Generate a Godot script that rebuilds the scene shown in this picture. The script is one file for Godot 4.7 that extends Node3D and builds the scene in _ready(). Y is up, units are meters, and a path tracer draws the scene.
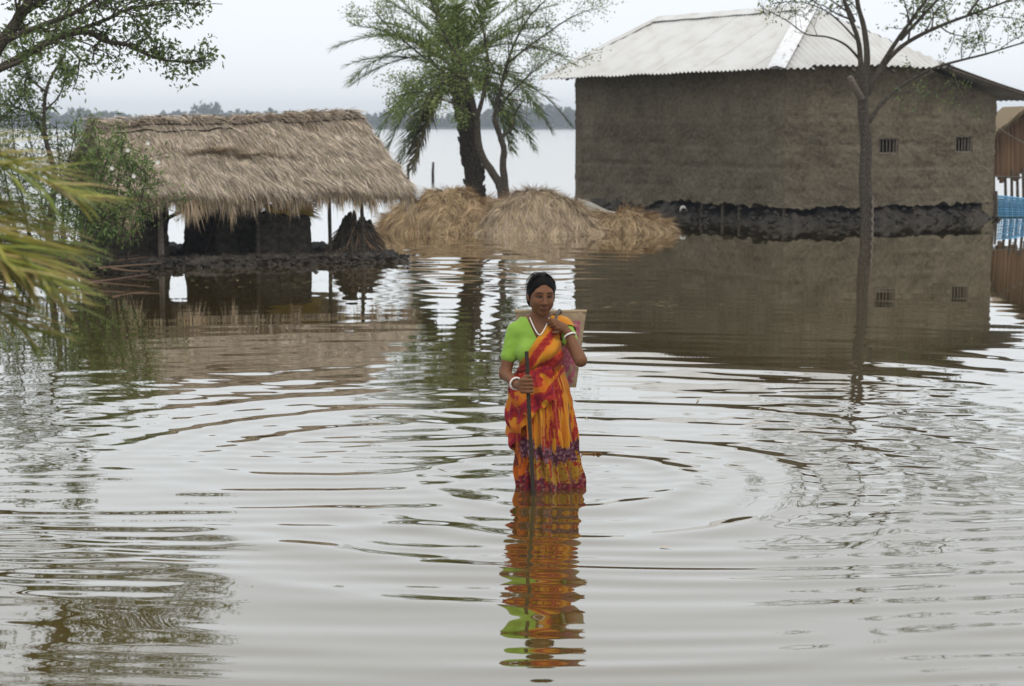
extends Node3D

# ---------------------------------------------------------------- camera numbers
const F := 1800.0          # focal length in pixels of a 1024 x 686 picture
const HY := 125.0          # row of the horizon
const CAM_H := 1.85        # metres above the flood water
var rng := RandomNumberGenerator.new()
var M := {}
var cam_f: Vector3
var cam_u: Vector3

func ray(px: float, py: float) -> Vector3:
	return cam_f + Vector3.RIGHT * ((px - 512.0) / F) + cam_u * ((343.0 - py) / F)

func gnd(px: float, py: float, y := 0.0) -> Vector3:
	var r := ray(px, py)
	return Vector3(0, CAM_H, 0) + r * ((y - CAM_H) / r.y)

func atz(px: float, py: float, d: float) -> Vector3:
	var r := ray(px, py)
	return Vector3(0, CAM_H, 0) + r * (d / -r.z)

# ---------------------------------------------------------------- mesh collector
class Geo:
	var v := PackedVector3Array()
	var c := PackedColorArray()
	var ix := PackedInt32Array()

	func vert(p: Vector3, col: Color) -> int:
		v.append(p)
		c.append(col)
		return v.size() - 1

	func tri(a: Vector3, b: Vector3, d: Vector3, col: Color) -> void:
		var k := v.size()
		v.append(a); v.append(b); v.append(d)
		c.append(col); c.append(col); c.append(col)
		ix.append(k); ix.append(k + 1); ix.append(k + 2)

	func quad(a: Vector3, b: Vector3, d: Vector3, e: Vector3, col: Color) -> void:
		var k := v.size()
		v.append(a); v.append(b); v.append(d); v.append(e)
		c.append(col); c.append(col); c.append(col); c.append(col)
		ix.append(k); ix.append(k + 1); ix.append(k + 2)
		ix.append(k); ix.append(k + 2); ix.append(k + 3)

	# rows x cols vertices, row-major, already appended from index k
	func stitch(k: int, rows: int, cols: int, flip := false) -> void:
		for r in rows - 1:
			for q in cols - 1:
				var a := k + r * cols + q
				var b := a + 1
				var d := a + cols
				var e := d + 1
				if flip:
					ix.append(a); ix.append(b); ix.append(d)
					ix.append(b); ix.append(e); ix.append(d)
				else:
					ix.append(a); ix.append(d); ix.append(b)
					ix.append(b); ix.append(d); ix.append(e)

	func tube(pts: PackedVector3Array, rad: PackedFloat32Array, sides: int, col: Color, bump := 0.0, rg: RandomNumberGenerator = null) -> void:
		var n := pts.size()
		var k := v.size()
		var t := (pts[1] - pts[0]).normalized()
		var e1 := t.cross(Vector3.UP if absf(t.y) < 0.9 else Vector3.RIGHT).normalized()
		for i in n:
			if i > 0 and i < n - 1:
				t = (pts[i + 1] - pts[i - 1]).normalized()
			elif i == n - 1:
				t = (pts[i] - pts[i - 1]).normalized()
			e1 = (e1 - t * e1.dot(t)).normalized()
			var e2 := t.cross(e1)
			for s in sides:
				var a := TAU * s / sides
				var r := rad[i]
				if bump > 0.0:
					r *= 1.0 + rg.randf_range(-bump, bump)
				v.append(pts[i] + (e1 * cos(a) + e2 * sin(a)) * r)
				c.append(col)
		for i in n - 1:
			for s in sides:
				var s2 := (s + 1) % sides
				var a := k + i * sides + s
				var b := k + i * sides + s2
				var d := a + sides
				var e := b + sides
				ix.append(a); ix.append(d); ix.append(b)
				ix.append(b); ix.append(d); ix.append(e)
		# end caps
		for en in 2:
			var i := 0 if en == 0 else n - 1
			var ce := vert(pts[i], col)
			for s in sides:
				var a := k + i * sides + s
				var b := k + i * sides + (s + 1) % sides
				ix.append(ce)
				if en == 0:
					ix.append(a); ix.append(b)
				else:
					ix.append(b); ix.append(a)

	# a bent straw, leaflet or grass blade: three triangles
	func blade(p: Vector3, dir: Vector3, side: Vector3, ln: float, w: float, bend: Vector3, col: Color) -> void:
		var m := p + dir * (ln * 0.5) + bend * (ln * 0.25)
		var tip := p + dir * ln + bend * ln
		var k := v.size()
		v.append(p - side * (w * 0.4)); v.append(p + side * (w * 0.4))
		v.append(m - side * (w * 0.5)); v.append(m + side * (w * 0.5)); v.append(tip)
		for q in 5:
			c.append(col)
		ix.append(k); ix.append(k + 2); ix.append(k + 1)
		ix.append(k + 1); ix.append(k + 2); ix.append(k + 3)
		ix.append(k + 2); ix.append(k + 4); ix.append(k + 3)

	# a leaf: diamond folded along its midrib
	func leaf(p: Vector3, dir: Vector3, side: Vector3, ln: float, w: float, col: Color) -> void:
		var up := dir.cross(side)
		var m := p + dir * (ln * 0.45) + up * (w * 0.12)
		var k := v.size()
		v.append(p); v.append(m - side * (w * 0.5)); v.append(m + side * (w * 0.5)); v.append(p + dir * ln)
		for q in 4:
			c.append(col)
		ix.append(k); ix.append(k + 1); ix.append(k + 3)
		ix.append(k); ix.append(k + 3); ix.append(k + 2)

	func box(o: Vector3, ax: Vector3, ay: Vector3, az: Vector3, col: Color) -> void:
		# o is the centre, ax ay az are half extents (right handed)
		var p := []
		for i in 8:
			p.append(o + ax * (1.0 if i & 1 else -1.0) + ay * (1.0 if i & 2 else -1.0) + az * (1.0 if i & 4 else -1.0))
		quad(p[4], p[6], p[7], p[5], col)
		quad(p[1], p[3], p[2], p[0], col)
		quad(p[5], p[7], p[3], p[1], col)
		quad(p[0], p[2], p[6], p[4], col)
		quad(p[6], p[2], p[3], p[7], col)
		quad(p[0], p[4], p[5], p[1], col)

	func mesh(origin := Vector3.ZERO) -> ArrayMesh:
		var n := PackedVector3Array()
		n.resize(v.size())
		for t in range(0, ix.size(), 3):
			var a := ix[t]
			var b := ix[t + 1]
			var d := ix[t + 2]
			var f := (v[d] - v[a]).cross(v[b] - v[a])
			n[a] += f
			n[b] += f
			n[d] += f
		for i in n.size():
			n[i] = n[i].normalized() if n[i].length_squared() > 1e-20 else Vector3.UP
		if origin != Vector3.ZERO:
			for i in v.size():
				v[i] -= origin
		var arr := []
		arr.resize(Mesh.ARRAY_MAX)
		arr[Mesh.ARRAY_VERTEX] = v
		arr[Mesh.ARRAY_NORMAL] = n
		arr[Mesh.ARRAY_COLOR] = c
		arr[Mesh.ARRAY_INDEX] = ix
		var m := ArrayMesh.new()
		m.add_surface_from_arrays(Mesh.PRIMITIVE_TRIANGLES, arr)
		return m

# ---------------------------------------------------------------- scene tree helpers
func numbered(parent: Node, called: String) -> String:
	if not parent.has_node(NodePath(called)):
		return called
	var k := 1
	while parent.has_node(NodePath("%s_%03d" % [called, k])):
		k += 1
	return "%s_%03d" % [called, k]

func thing(called: String, label: String, category: String, at := Vector3.ZERO, group := "") -> Node3D:
	var o := Node3D.new()
	o.name = numbered(self, called)
	add_child(o, true)
	o.position = at
	o.set_meta("label", label)
	o.set_meta("category", category)
	if group:
		o.set_meta("group", group)
	return o

func part(parent: Node3D, called: String, g: Geo, m: Material, origin := Vector3.ZERO, stuff := false) -> MeshInstance3D:
	var o := MeshInstance3D.new()
	o.name = numbered(parent, called)
	o.mesh = g.mesh(origin)
	o.material_override = m
	parent.add_child(o, true)
	if stuff:
		o.set_meta("kind", "stuff")
	return o

func structure(called: String, g: Geo, m: Material) -> MeshInstance3D:
	var o := part(self, called, g, m)
	o.set_meta("kind", "structure")
	return o

func L(r: float, g: float, b: float) -> Color:      # linear base colour -> sRGB albedo
	return Color(r, g, b).linear_to_srgb()

func vary(col: Color, amt: float) -> Color:
	var k := 1.0 + rng.randf_range(-amt, amt)
	return Color(col.r * k, col.g * k * (1.0 + rng.randf_range(-amt, amt) * 0.15), col.b * k * (1.0 + rng.randf_range(-amt, amt) * 0.3))

func rv() -> Vector3:
	return Vector3(rng.randfn(), rng.randfn(), rng.randfn()).normalized()

func noise_image(sd: int, freq: float, size := 256, oct := 5, kind := FastNoiseLite.TYPE_SIMPLEX_SMOOTH) -> Image:
	var n := FastNoiseLite.new()
	n.noise_type = kind
	n.seed = sd
	n.frequency = freq
	n.fractal_octaves = oct
	return n.get_seamless_image(size, size)

func blend(a: Image, b: Image, k: float) -> Image:
	var w := a.get_width()
	var out := Image.create(w, w, false, Image.FORMAT_RF)
	for y in w:
		for x in w:
			out.set_pixel(x, y, Color(lerpf(a.get_pixel(x, y).r, b.get_pixel(x, y).r, k), 0, 0))
	return out

func tint(im: Image, stops: Array) -> ImageTexture:   # stops: [pos, linear colour]
	var w := im.get_width()
	var h := im.get_height()
	var out := Image.create(w, h, true, Image.FORMAT_RGB8)
	var g := Gradient.new()
	var off := PackedFloat32Array()
	var cols := PackedColorArray()
	for s in stops:
		off.append(s[0])
		cols.append((s[1] as Color).linear_to_srgb())
	g.offsets = off
	g.colors = cols
	for y in h:
		for x in w:
			out.set_pixel(x, y, g.sample(im.get_pixel(x, y).r))
	out.generate_mipmaps()
	return ImageTexture.create_from_image(out)

func rough(col: Color, r := 0.9) -> StandardMaterial3D:
	var m := StandardMaterial3D.new()
	m.albedo_color = col.linear_to_srgb()
	m.roughness = r
	m.metallic_specular = 0.3
	return m

func vcol(r := 0.9, back := Color.BLACK) -> StandardMaterial3D:
	var m := StandardMaterial3D.new()
	m.vertex_color_use_as_albedo = true
	m.roughness = r
	m.metallic_specular = 0.3
	m.cull_mode = BaseMaterial3D.CULL_DISABLED
	if back != Color.BLACK:
		m.backlight_enabled = true
		m.backlight = back
	return m

func earthy(tex: Texture2D, hm: Image, scale: float, relief: float, r := 0.95) -> StandardMaterial3D:
	var m := StandardMaterial3D.new()
	m.albedo_texture = tex
	m.roughness = r
	m.metallic_specular = 0.3
	m.uv1_triplanar = true
	m.uv1_world_triplanar = true
	m.uv1_scale = Vector3.ONE * scale
	m.heightmap_enabled = true
	m.heightmap_texture = ImageTexture.create_from_image(hm)
	m.heightmap_scale = relief
	return m

func make_materials() -> void:
	var mud_n := noise_image(11, 0.016, 512, 6)
	var grain := noise_image(12, 0.05, 512, 5)
	var fine := noise_image(13, 0.11, 512, 5)
	M.wall = earthy(tint(blend(noise_image(14, 0.05, 512, 5), noise_image(15, 0.007, 512, 4), 0.42), [[0.15, Color(0.070, 0.056, 0.036)], [0.5, Color(0.150, 0.126, 0.088)], [0.85, Color(0.236, 0.202, 0.146)]]), fine, 0.37, 1.8)
	M.mud = earthy(tint(mud_n, [[0.2, Color(0.018, 0.014, 0.010)], [0.55, Color(0.042, 0.033, 0.024)], [0.85, Color(0.10, 0.079, 0.058)]]), grain, 1.3, 3.0, 0.62)
	M.mud.metallic_specular = 0.5
	M.hutmud = earthy(tint(mud_n, [[0.2, Color(0.035, 0.030, 0.024)], [0.8, Color(0.10, 0.087, 0.07)]]), grain, 1.1, 3.0)
	M.tin = earthy(tint(noise_image(21, 0.012, 256, 5), [[0.15, Color(0.56, 0.54, 0.51)], [0.45, Color(0.655, 0.645, 0.63)], [0.8, Color(0.69, 0.69, 0.685)]]), grain, 0.5, 0.2, 0.55)
	M.tin_old = earthy(tint(noise_image(22, 0.012, 256, 5), [[0.2, Color(0.20, 0.19, 0.18)], [0.8, Color(0.36, 0.35, 0.34)]]), grain, 0.5, 0.2, 0.6)
	M.cap = earthy(tint(noise_image(23, 0.03, 256, 4), [[0.12, Color(0.35, 0.30, 0.25)], [0.3, Color(0.80, 0.80, 0.82)], [0.8, Color(0.86, 0.87, 0.89)]]), grain, 0.7, 0.2, 0.5)
	M.bark = earthy(tint(noise_image(31, 0.05), [[0.2, Color(0.055, 0.044, 0.034)], [0.6, Color(0.13, 0.11, 0.088)], [0.85, Color(0.24, 0.21, 0.17)]]), grain, 2.2, 4.0)
	M.pale_bark = earthy(tint(noise_image(33, 0.05), [[0.2, Color(0.16, 0.13, 0.10)], [0.8, Color(0.36, 0.32, 0.27)]]), grain, 2.2, 3.0)
	M.timber = earthy(tint(noise_image(32, 0.04), [[0.2, Color(0.09, 0.07, 0.055)], [0.8, Color(0.25, 0.21, 0.17)]]), grain, 3.0, 2.0)
	M.dark_wood = rough(Color(0.035, 0.026, 0.02))
	M.straw = vcol(0.85)
	M.leaf = vcol(0.6, Color(0.7, 0.7, 0.45))
	M.skin = vcol(0.5)
	M.cloth = vcol(0.85, Color(0.12, 0.12, 0.12))
	M.cloth.rim_enabled = true
	M.cloth.rim = 0.3
	M.hair = rough(Color(0.006, 0.005, 0.005), 0.6)
	M.hair.metallic_specular = 0.2
	M.white = rough(Color(0.75, 0.73, 0.68), 0.35)
	# flood water: murky, so what lies under it does not show
	var w := StandardMaterial3D.new()
	w.albedo_color = L(0.085, 0.058, 0.012)
	w.roughness = 0.025
	w.metallic_specular = 0.707
	w.clearcoat_enabled = true
	w.clearcoat = 1.0
	w.clearcoat_roughness = 0.02
	M.water = w
	var w2: StandardMaterial3D = w.duplicate()
	w2.roughness = 0.2
	w2.clearcoat_roughness = 0.2
	M.ruffled = w2

func _ready() -> void:
	rng.seed = 20240
	var phi := atan((343.0 - HY) / F)
	cam_f = Vector3(0, -sin(phi), -cos(phi))
	cam_u = Vector3(0, cos(phi), -sin(phi))
	# ---- camera
	var cam := Camera3D.new()
	cam.name = "camera"
	cam.fov = rad_to_deg(2.0 * atan(343.0 / F))
	cam.near = 0.1
	cam.far = 6000.0
	add_child(cam)
	cam.position = Vector3(0, CAM_H, 0)
	cam.rotation = Vector3(-phi, 0, 0)
	var at := CameraAttributesPhysical.new()
	at.frustum_focal_length = 41.0
	at.exposure_aperture = 3.6
	at.frustum_focus_distance = 9.6
	at.frustum_near = 0.1
	at.frustum_far = 6000.0
	cam.attributes = at
	cam.fov = rad_to_deg(2.0 * atan(343.0 / F))
	cam.current = true
	# ---- overcast sky
	var env := Environment.new()
	env.background_mode = Environment.BG_SKY
	var sky := Sky.new()
	var sm := ProceduralSkyMaterial.new()
	sm.sky_top_color = Color(0.97, 0.988, 1.0)
	sm.sky_horizon_color = Color(0.965, 0.985, 1.0)
	sm.sky_curve = 0.35
	sm.ground_bottom_color = Color(0.4, 0.4, 0.38)
	sm.ground_horizon_color = Color(0.965, 0.985, 1.0)
	sm.sun_angle_max = 0.0
	sm.sky_energy_multiplier = 1.035
	sky.sky_material = sm
	env.sky = sky
	env.tonemap_mode = Environment.TONE_MAPPER_LINEAR
	env.tonemap_exposure = 1.0
	env.fog_enabled = true
	env.fog_density = 0.0007
	env.fog_light_color = Color(0.9, 0.94, 1.0)
	env.sdfgi_enabled = true
	env.ssao_enabled = true
	env.ssil_enabled = true
	var we := WorldEnvironment.new()
	we.name = "environment"
	we.environment = env
	add_child(we)
	# ---- sun behind thick cloud
	var sun := DirectionalLight3D.new()
	sun.name = "sun"
	sun.light_energy = 0.45
	sun.light_angular_distance = 25.0
	sun.light_color = Color(1.0, 0.98, 0.95)
	sun.shadow_enabled = true
	add_child(sun)
	sun.rotation_degrees = Vector3(-60, 14, 0)

	make_materials()
	build_water()
	build_far_shore()
	build_house()
	build_hut()
	build_straw_heaps()
	build_right_tree()
	build_palm()
	build_twin_tree()
	build_left_trees()
	build_side_hut()
	build_small_things()
	build_flotsam()
	build_near_palm()
	build_woman()

# ---------------------------------------------------------------- water and far shore
func build_water() -> void:
	var n1 := FastNoiseLite.new()
	n1.seed = 5; n1.frequency = 1.0; n1.fractal_octaves = 2
	var n2 := FastNoiseLite.new()
	n2.seed = 6; n2.frequency = 1.0; n2.fractal_type = FastNoiseLite.FRACTAL_NONE
	var wc := gnd(545, 480)
	var wc2 := gnd(330, 446)
	var chop_r := gnd(930, 450)
	var chop_l := gnd(60, 420)
	var chop_h := gnd(490, 262)
	var zs := PackedFloat32Array()
	var d := 3.6
	while d < 44.0:
		zs.append(d)
		d += maxf(0.012, d * d / 3330.0 * 0.8)
	zs.append(44.0)
	var cols := 420
	var g := Geo.new()
	var wh := Color.WHITE
	for zi in zs.size():
		var z := -zs[zi]
		for q in cols:
			var x := -z * 0.42 * (2.0 * q / (cols - 1) - 1.0)
			var h := 0.0
			if z > -60.0:
				# rings spreading from the walking woman
				var dx := x - wc.x
				var dz := z - wc.z
				var r := sqrt(dx * dx + dz * dz)
				var wob := n2.get_noise_2d(x * 0.35, z * 0.35)
				var wob2 := n2.get_noise_2d(x * 0.22 + 40.0, z * 0.5)
				var am := 0.0074 * exp(-r * 0.36) * clampf(r * 2.0, 0.25, 1.0) * clampf(0.75 + 0.8 * wob2 + 0.3 * wob, 0.25, 1.3)
				var sn := 0.5 + 0.5 * sin(TAU * r * 3.1 + wob * 1.0)
				h += am * 0.7 * sn * sn * exp(-r * 0.25)
				sn = 0.5 + 0.5 * sin(TAU * (r * 1.75 - 0.04 * r * r) + wob * 1.6)
				h += am * 1.9 * sn * sn * sn
				# an older ring system to the left
				dx = x - wc2.x
				dz = z - wc2.z
				var r2 := sqrt(dx * dx + dz * dz)
				sn = 0.5 + 0.5 * sin(TAU * r2 * 2.3 + wob * 1.5)
				h += 0.0056 * exp(-r2 * 0.45) * clampf(r2 * 0.9, 0.0, 1.0) * clampf(0.5 + 1.5 * wob, 0.0, 1.2) * sn * sn
				# low ripples that follow the wide rings
				var zz := -z
				var near := clampf((14.0 - zz) / 7.0, 0.0, 1.0)
				var calm := clampf((24.0 - zz) / 12.0, 0.12, 1.0)
				var e1 := absf(n2.get_noise_2d(x * 0.3 + 7.0, z * 0.45))
				var pa := z * 33.0 + x * x * 0.55 + x * 0.4 + wob * 2.4 + n2.get_noise_2d(x * 0.2, z * 0.8 + 9.0) * 2.2
				h += 0.00135 * near * clampf((zz - 3.0) * 0.5, 0.0, 1.0) * (0.15 + 1.5 * e1) * sin(pa)
				pa = z * 14.5 + x * x * 0.3 - x * 0.3 + wob2 * 2.5
				h += 0.0022 * near * (0.2 + 1.1 * absf(wob)) * sin(pa)
				h += 0.0009 * calm * (0.15 + 0.9 * absf(wob)) * sin(r * 12.5 + wob2 * 4.0)
				h += 0.0010 * calm * n1.get_noise_2d(x * 0.4, z * 2.2)
				# small wind chop in patches
				var cr := exp(-(pow((x - chop_r.x) / 1.5, 2) + pow((z - chop_r.z) / 2.2, 2)))
				var cl := exp(-(pow((x - chop_l.x) / 0.8, 2) + pow((z - chop_l.z) / 2.6, 2)))
				var ch := maxf(cr, cl * 0.8)
				if ch > 0.02:
					h += ch * 0.0030 * n1.get_noise_2d(x * 2.6, z * 4.2)
				var hc := exp(-(pow((x - chop_h.x) / 1.5, 2) + pow((z - chop_h.z) / 5.0, 2)))
				if hc > 0.02:
					h += hc * 0.019 * n1.get_noise_2d(x * 0.8, z * 1.5 + 80.0)
				if zz > 24.0:
					h += 0.0022 * clampf((zz - 24.0) / 14.0, 0.0, 1.0) * n1.get_noise_2d(x * 0.6 + 30.0, z * 0.8)
			g.v.append(Vector3(x, h, z))
			g.c.append(wh)
	g.stitch(0, zs.size(), cols, true)
	var o := structure("water", g, M.water)
	# the same flood goes on round the camera
	var s := Geo.new()
	s.quad(Vector3(-1000, -0.03, 400), Vector3(-1000, -0.03, -1000), Vector3(1000, -0.03, -1000), Vector3(1000, -0.03, 400), wh)
	structure("flood_water", s, M.water)
	# wind-ruffled open water beyond the houses
	var far := Geo.new()
	far.quad(Vector3(-1000, 0.0, -44.0), Vector3(-1000, 0.0, -1000), Vector3(1000, 0.0, -1000), Vector3(1000, 0.0, -44.0), wh)
	structure("open_water", far, M.ruffled)
	var b := Geo.new()
	b.quad(Vector3(-1000, -0.45, 400), Vector3(-1000, -0.45, -1000), Vector3(1000, -0.45, -1000), Vector3(1000, -0.45, 400), wh)
	structure("ground", b, M.mud)

func build_far_shore() -> void:
	var nz := FastNoiseLite.new()
	nz.seed = 71; nz.frequency = 0.01
	var land := Geo.new()
	var k := 0
	var pts := 60
	for row in 3:
		for q in pts:
			var x := lerpf(-700.0, 700.0, q / (pts - 1.0))
			var y: float = [-0.5, 0.8, 1.5][row]
			land.vert(Vector3(x, y, -(790.0 + row * 25.0 + 12.0 * nz.get_noise_1d(x))), Color.WHITE)
	land.stitch(0, 3, pts, true)
	structure("far_bank", land, rough(Color(0.06, 0.07, 0.05)))
	var g := Geo.new()
	rng.seed = 500
	for i in 520:
		var x := lerpf(-560.0, 560.0, (i + rng.randf()) / 520.0)
		var z := -rng.randf_range(815.0, 850.0)
		var px := 512.0 + x / 820.0 * F
		var hgt := 6.5 + 3.0 * nz.get_noise_1d(x * 3.0) + rng.randf_range(-1.5, 1.5)
		if px > 490.0 and px < 760.0:
			hgt += 2.6
		if px > 195.0 and px < 218.0:
			hgt += 4.0
		var w := rng.randf_range(2.5, 5.0)
		for t in 70:
			var d := rv()
			var p := Vector3(x, hgt * 0.52, z) + Vector3(d.x * w, d.y * hgt * 0.5, d.z * w) * pow(rng.randf(), 0.3)
			var a := rv()
			var s := rng.randf_range(0.5, 1.3)
			g.leaf(p, a, a.cross(rv()).normalized(), s * 2.6, s * 2.4, vary(Color(0.075, 0.092, 0.06), 0.3))
	var o := part(self, "far_woodland", g, M.leaf, Vector3.ZERO, true)
	o.set_meta("label", "low hazy line of trees along the far shore of the flood")
	o.set_meta("category", "woodland")

# ---------------------------------------------------------------- the mud house
var h_c: Vector3
var h_l: Vector3
var h_r: Vector3

func hp(s: float, t: float, y: float) -> Vector3:      # s along the long wall, t along the short wall
	return h_c + h_l * s + h_r * t + Vector3(0, y, 0)

func wall_disp(nz: FastNoiseLite, u: float, y: float) -> float:
	var lifts := [0.62, 1.05, 1.48, 1.98, 2.42]
	var g := 0.0
	for i in lifts.size():
		var yy: float = lifts[i] + 0.05 * nz.get_noise_2d(u * 0.8 + 30.0 * i, 7.0)
		g -= 0.038 * exp(-pow((y - yy) / 0.030, 2)) * clampf(0.55 + 1.5 * nz.get_noise_2d(u * 1.1 + 13.0 * i, 50.0), 0.0, 1.0)
	var flake := 0.013 * smoothstep(0.02, 0.09, nz.get_noise_2d(u * 0.9 + 70.0, y * 1.1)) + 0.010 * smoothstep(0.12, 0.17, nz.get_noise_2d(u * 2.3 + 170.0, y * 2.6))
	return g + flake + 0.030 * nz.get_noise_2d(u * 1.2, y * 1.6) + 0.016 * nz.get_noise_2d(u * 5.0 + 9.0, y * 6.0) + 0.008 * nz.get_noise_2d(u * 13.0, y * 15.0)

func mud_wall(p0: Vector3, dir: Vector3, nrm: Vector3, ln: float, top: Callable, bot: Callable, holes: Array, sd: int, cell := 0.05) -> Geo:
	var nz := FastNoiseLite.new()
	nz.seed = sd
	nz.frequency = 1.0
	nz.fractal_octaves = 3
	var us := []
	var vs := []
	var k := 0.0
	while k < ln:
		us.append(k)
		k += cell
	us.append(ln)
	k = -0.1
	while k < 3.2:
		vs.append(k)
		k += cell
	for h in holes:
		us.append(h[0]); us.append(h[1]); vs.append(h[2]); vs.append(h[3])
	us.sort()
	vs.sort()
	var g := Geo.new()
	var cols := vs.size()
	for side in 2:
		var base := g.v.size()
		for u in us:
			for y in vs:
				var yy := clampf(y, bot.call(u), top.call(u))
				var dd := wall_disp(nz, u, yy) if side == 0 else -0.28
				var rag := 0.0
				if u > ln - 0.01:
					rag = 0.05 * nz.get_noise_2d(yy * 2.5, 90.0) + 0.025 * nz.get_noise_2d(yy * 9.0, 95.0)
				g.vert(p0 + dir * (u + rag) + Vector3(0, yy, 0) + nrm * dd, Color.WHITE)
		for a in us.size() - 1:
			for b in cols - 1:
				var mu: float = (us[a] + us[a + 1]) * 0.5
				var my: float = (vs[b] + vs[b + 1]) * 0.5
				var skip := false
				for h in holes:
					if mu > h[0] and mu < h[1] and my > h[2] and my < h[3]:
						skip = true
				if skip:
					continue
				var i := base + a * cols + b
				var flip := dir.cross(Vector3.UP).dot(nrm) > 0.0
				if side == 1:
					flip = not flip
				var q := [i, i + 1, i + cols, i + cols + 1]
				if flip:
					g.ix.append_array([q[0], q[1], q[2], q[1], q[3], q[2]])
				else:
					g.ix.append_array([q[0], q[2], q[1], q[1], q[2], q[3]])
	# reveals of the openings, ends, top
	for h in holes:
		var c := [Vector2(h[0], h[2]), Vector2(h[1], h[2]), Vector2(h[1], h[3]), Vector2(h[0], h[3])]
		for e in 4:
			var a: Vector2 = c[e]
			var b: Vector2 = c[(e + 1) % 4]
			var fa := p0 + dir * a.x + Vector3(0, a.y, 0)
			var fb := p0 + dir * b.x + Vector3(0, b.y, 0)
			g.quad(fa + nrm * wall_disp(nz, a.x, a.y), fb + nrm * wall_disp(nz, b.x, b.y), fb - nrm * 0.28, fa - nrm * 0.28, Color.WHITE)
	for ee in [0.0, ln]:
		var e: float = ee
		for b in cols - 1:
			var y0 := clampf(vs[b], bot.call(e), top.call(e))
			var y1 := clampf(vs[b + 1], bot.call(e), top.call(e))
			var f: Vector3 = p0 + dir * e
			g.quad(f + Vector3(0, y0, 0) + nrm * wall_disp(nz, e, y0), f + Vector3(0, y1, 0) + nrm * wall_disp(nz, e, y1), f + Vector3(0, y1, 0) - nrm * 0.28, f + Vector3(0, y0, 0) - nrm * 0.28, Color.WHITE)
	for a in us.size() - 1:
		for hi in 2:
			var f: Callable = top if hi else bot
			var y0: float = f.call(us[a])
			var y1: float = f.call(us[a + 1])
			var pa: Vector3 = p0 + dir * us[a] + Vector3(0, y0, 0)
			var pb: Vector3 = p0 + dir * us[a + 1] + Vector3(0, y1, 0)
			g.quad(pa + nrm * wall_disp(nz, us[a], y0), pb + nrm * wall_disp(nz, us[a + 1], y1), pb - nrm * 0.28, pa - nrm * 0.28, Color.WHITE)
	return g

# corrugated sheets on one roof face: eave from e0 to e1, up-slope direction and top edge height given by ridge points
func roof_face(parent: Node3D, e0: Vector3, e1: Vector3, r0: Vector3, r1: Vector3, m: Material, origin: Vector3, sheet := 0.82, pitch := 0.137, amp := 0.019, short_at := []) -> void:
	var u := (e1 - e0).normalized()
	var ul := (e1 - e0).length()
	var a := (r0 - e0)
	var b := (r1 - e0)
	var up := (a - u * a.dot(u))
	if up.length() < 0.01:
		up = (b - u * b.dot(u))
	var vmax := up.length()
	var vd := up.normalized()
	var nrm := u.cross(vd).normalized()
	if nrm.y < 0.0:
		nrm = -nrm
	var u0 := a.dot(u)
	var u1 := b.dot(u)
	var n := int(ceil(ul / sheet))
	for j in n:
		var from := j * sheet
		var to := minf(ul, (j + 1) * sheet + 0.06)
		var low := rng.randf_range(-0.012, 0.012)
		for w in short_at:
			if from >= w[0] and from < w[1]:
				low += w[2]
		var lift := (j % 2) * 0.006 + 0.004
		var g := Geo.new()
		var steps := int((to - from) / pitch * 8.0) + 1
		var rows := 5
		for s in steps + 1:
			var x := lerpf(from, to, float(s) / steps)
			var top := vmax
			if u0 > 0.001:
				top = minf(top, vmax * x / u0)
			if u1 < ul - 0.001:
				top = minf(top, vmax * (ul - x) / (ul - u1))
			top = maxf(top, 0.0)
			var wv := amp * sin(TAU * x / pitch)
			for q in rows:
				var y := lerpf(low, maxf(top, low), float(q) / (rows - 1))
				var sag := -0.015 * sin(PI * q / (rows - 1)) + 0.004 * sin(x * 3.1 + q * 2.0)
				g.vert(e0 + u * x + vd * y + nrm * (wv + lift + sag), Color.WHITE)
		g.stitch(0, steps + 1, rows, u.cross(vd).y < 0.0)
		part(parent, "corrugated_sheet", g, m, origin)

func strip(p0: Vector3, p1: Vector3, side: Vector3, w: float, drop: Vector3, seg: int, jit: float) -> Geo:
	# a bent metal capping: two flaps falling away from the line p0 p1
	var g := Geo.new()
	for i in seg + 1:
		var p := p0.lerp(p1, float(i) / seg)
		var j := rng.randf_range(-jit, jit)
		var ups := Vector3(0, 0.012 * (i % 2), 0)
		g.vert(p - side * (w + j) + drop + ups, Color.WHITE)
		g.vert(p + Vector3(0, 0.03, 0) + ups, Color.WHITE)
		g.vert(p + side * (w - j) + drop + ups, Color.WHITE)
	g.stitch(0, seg + 1, 3, side.cross(p1 - p0).y > 0.0)
	return g

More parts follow.
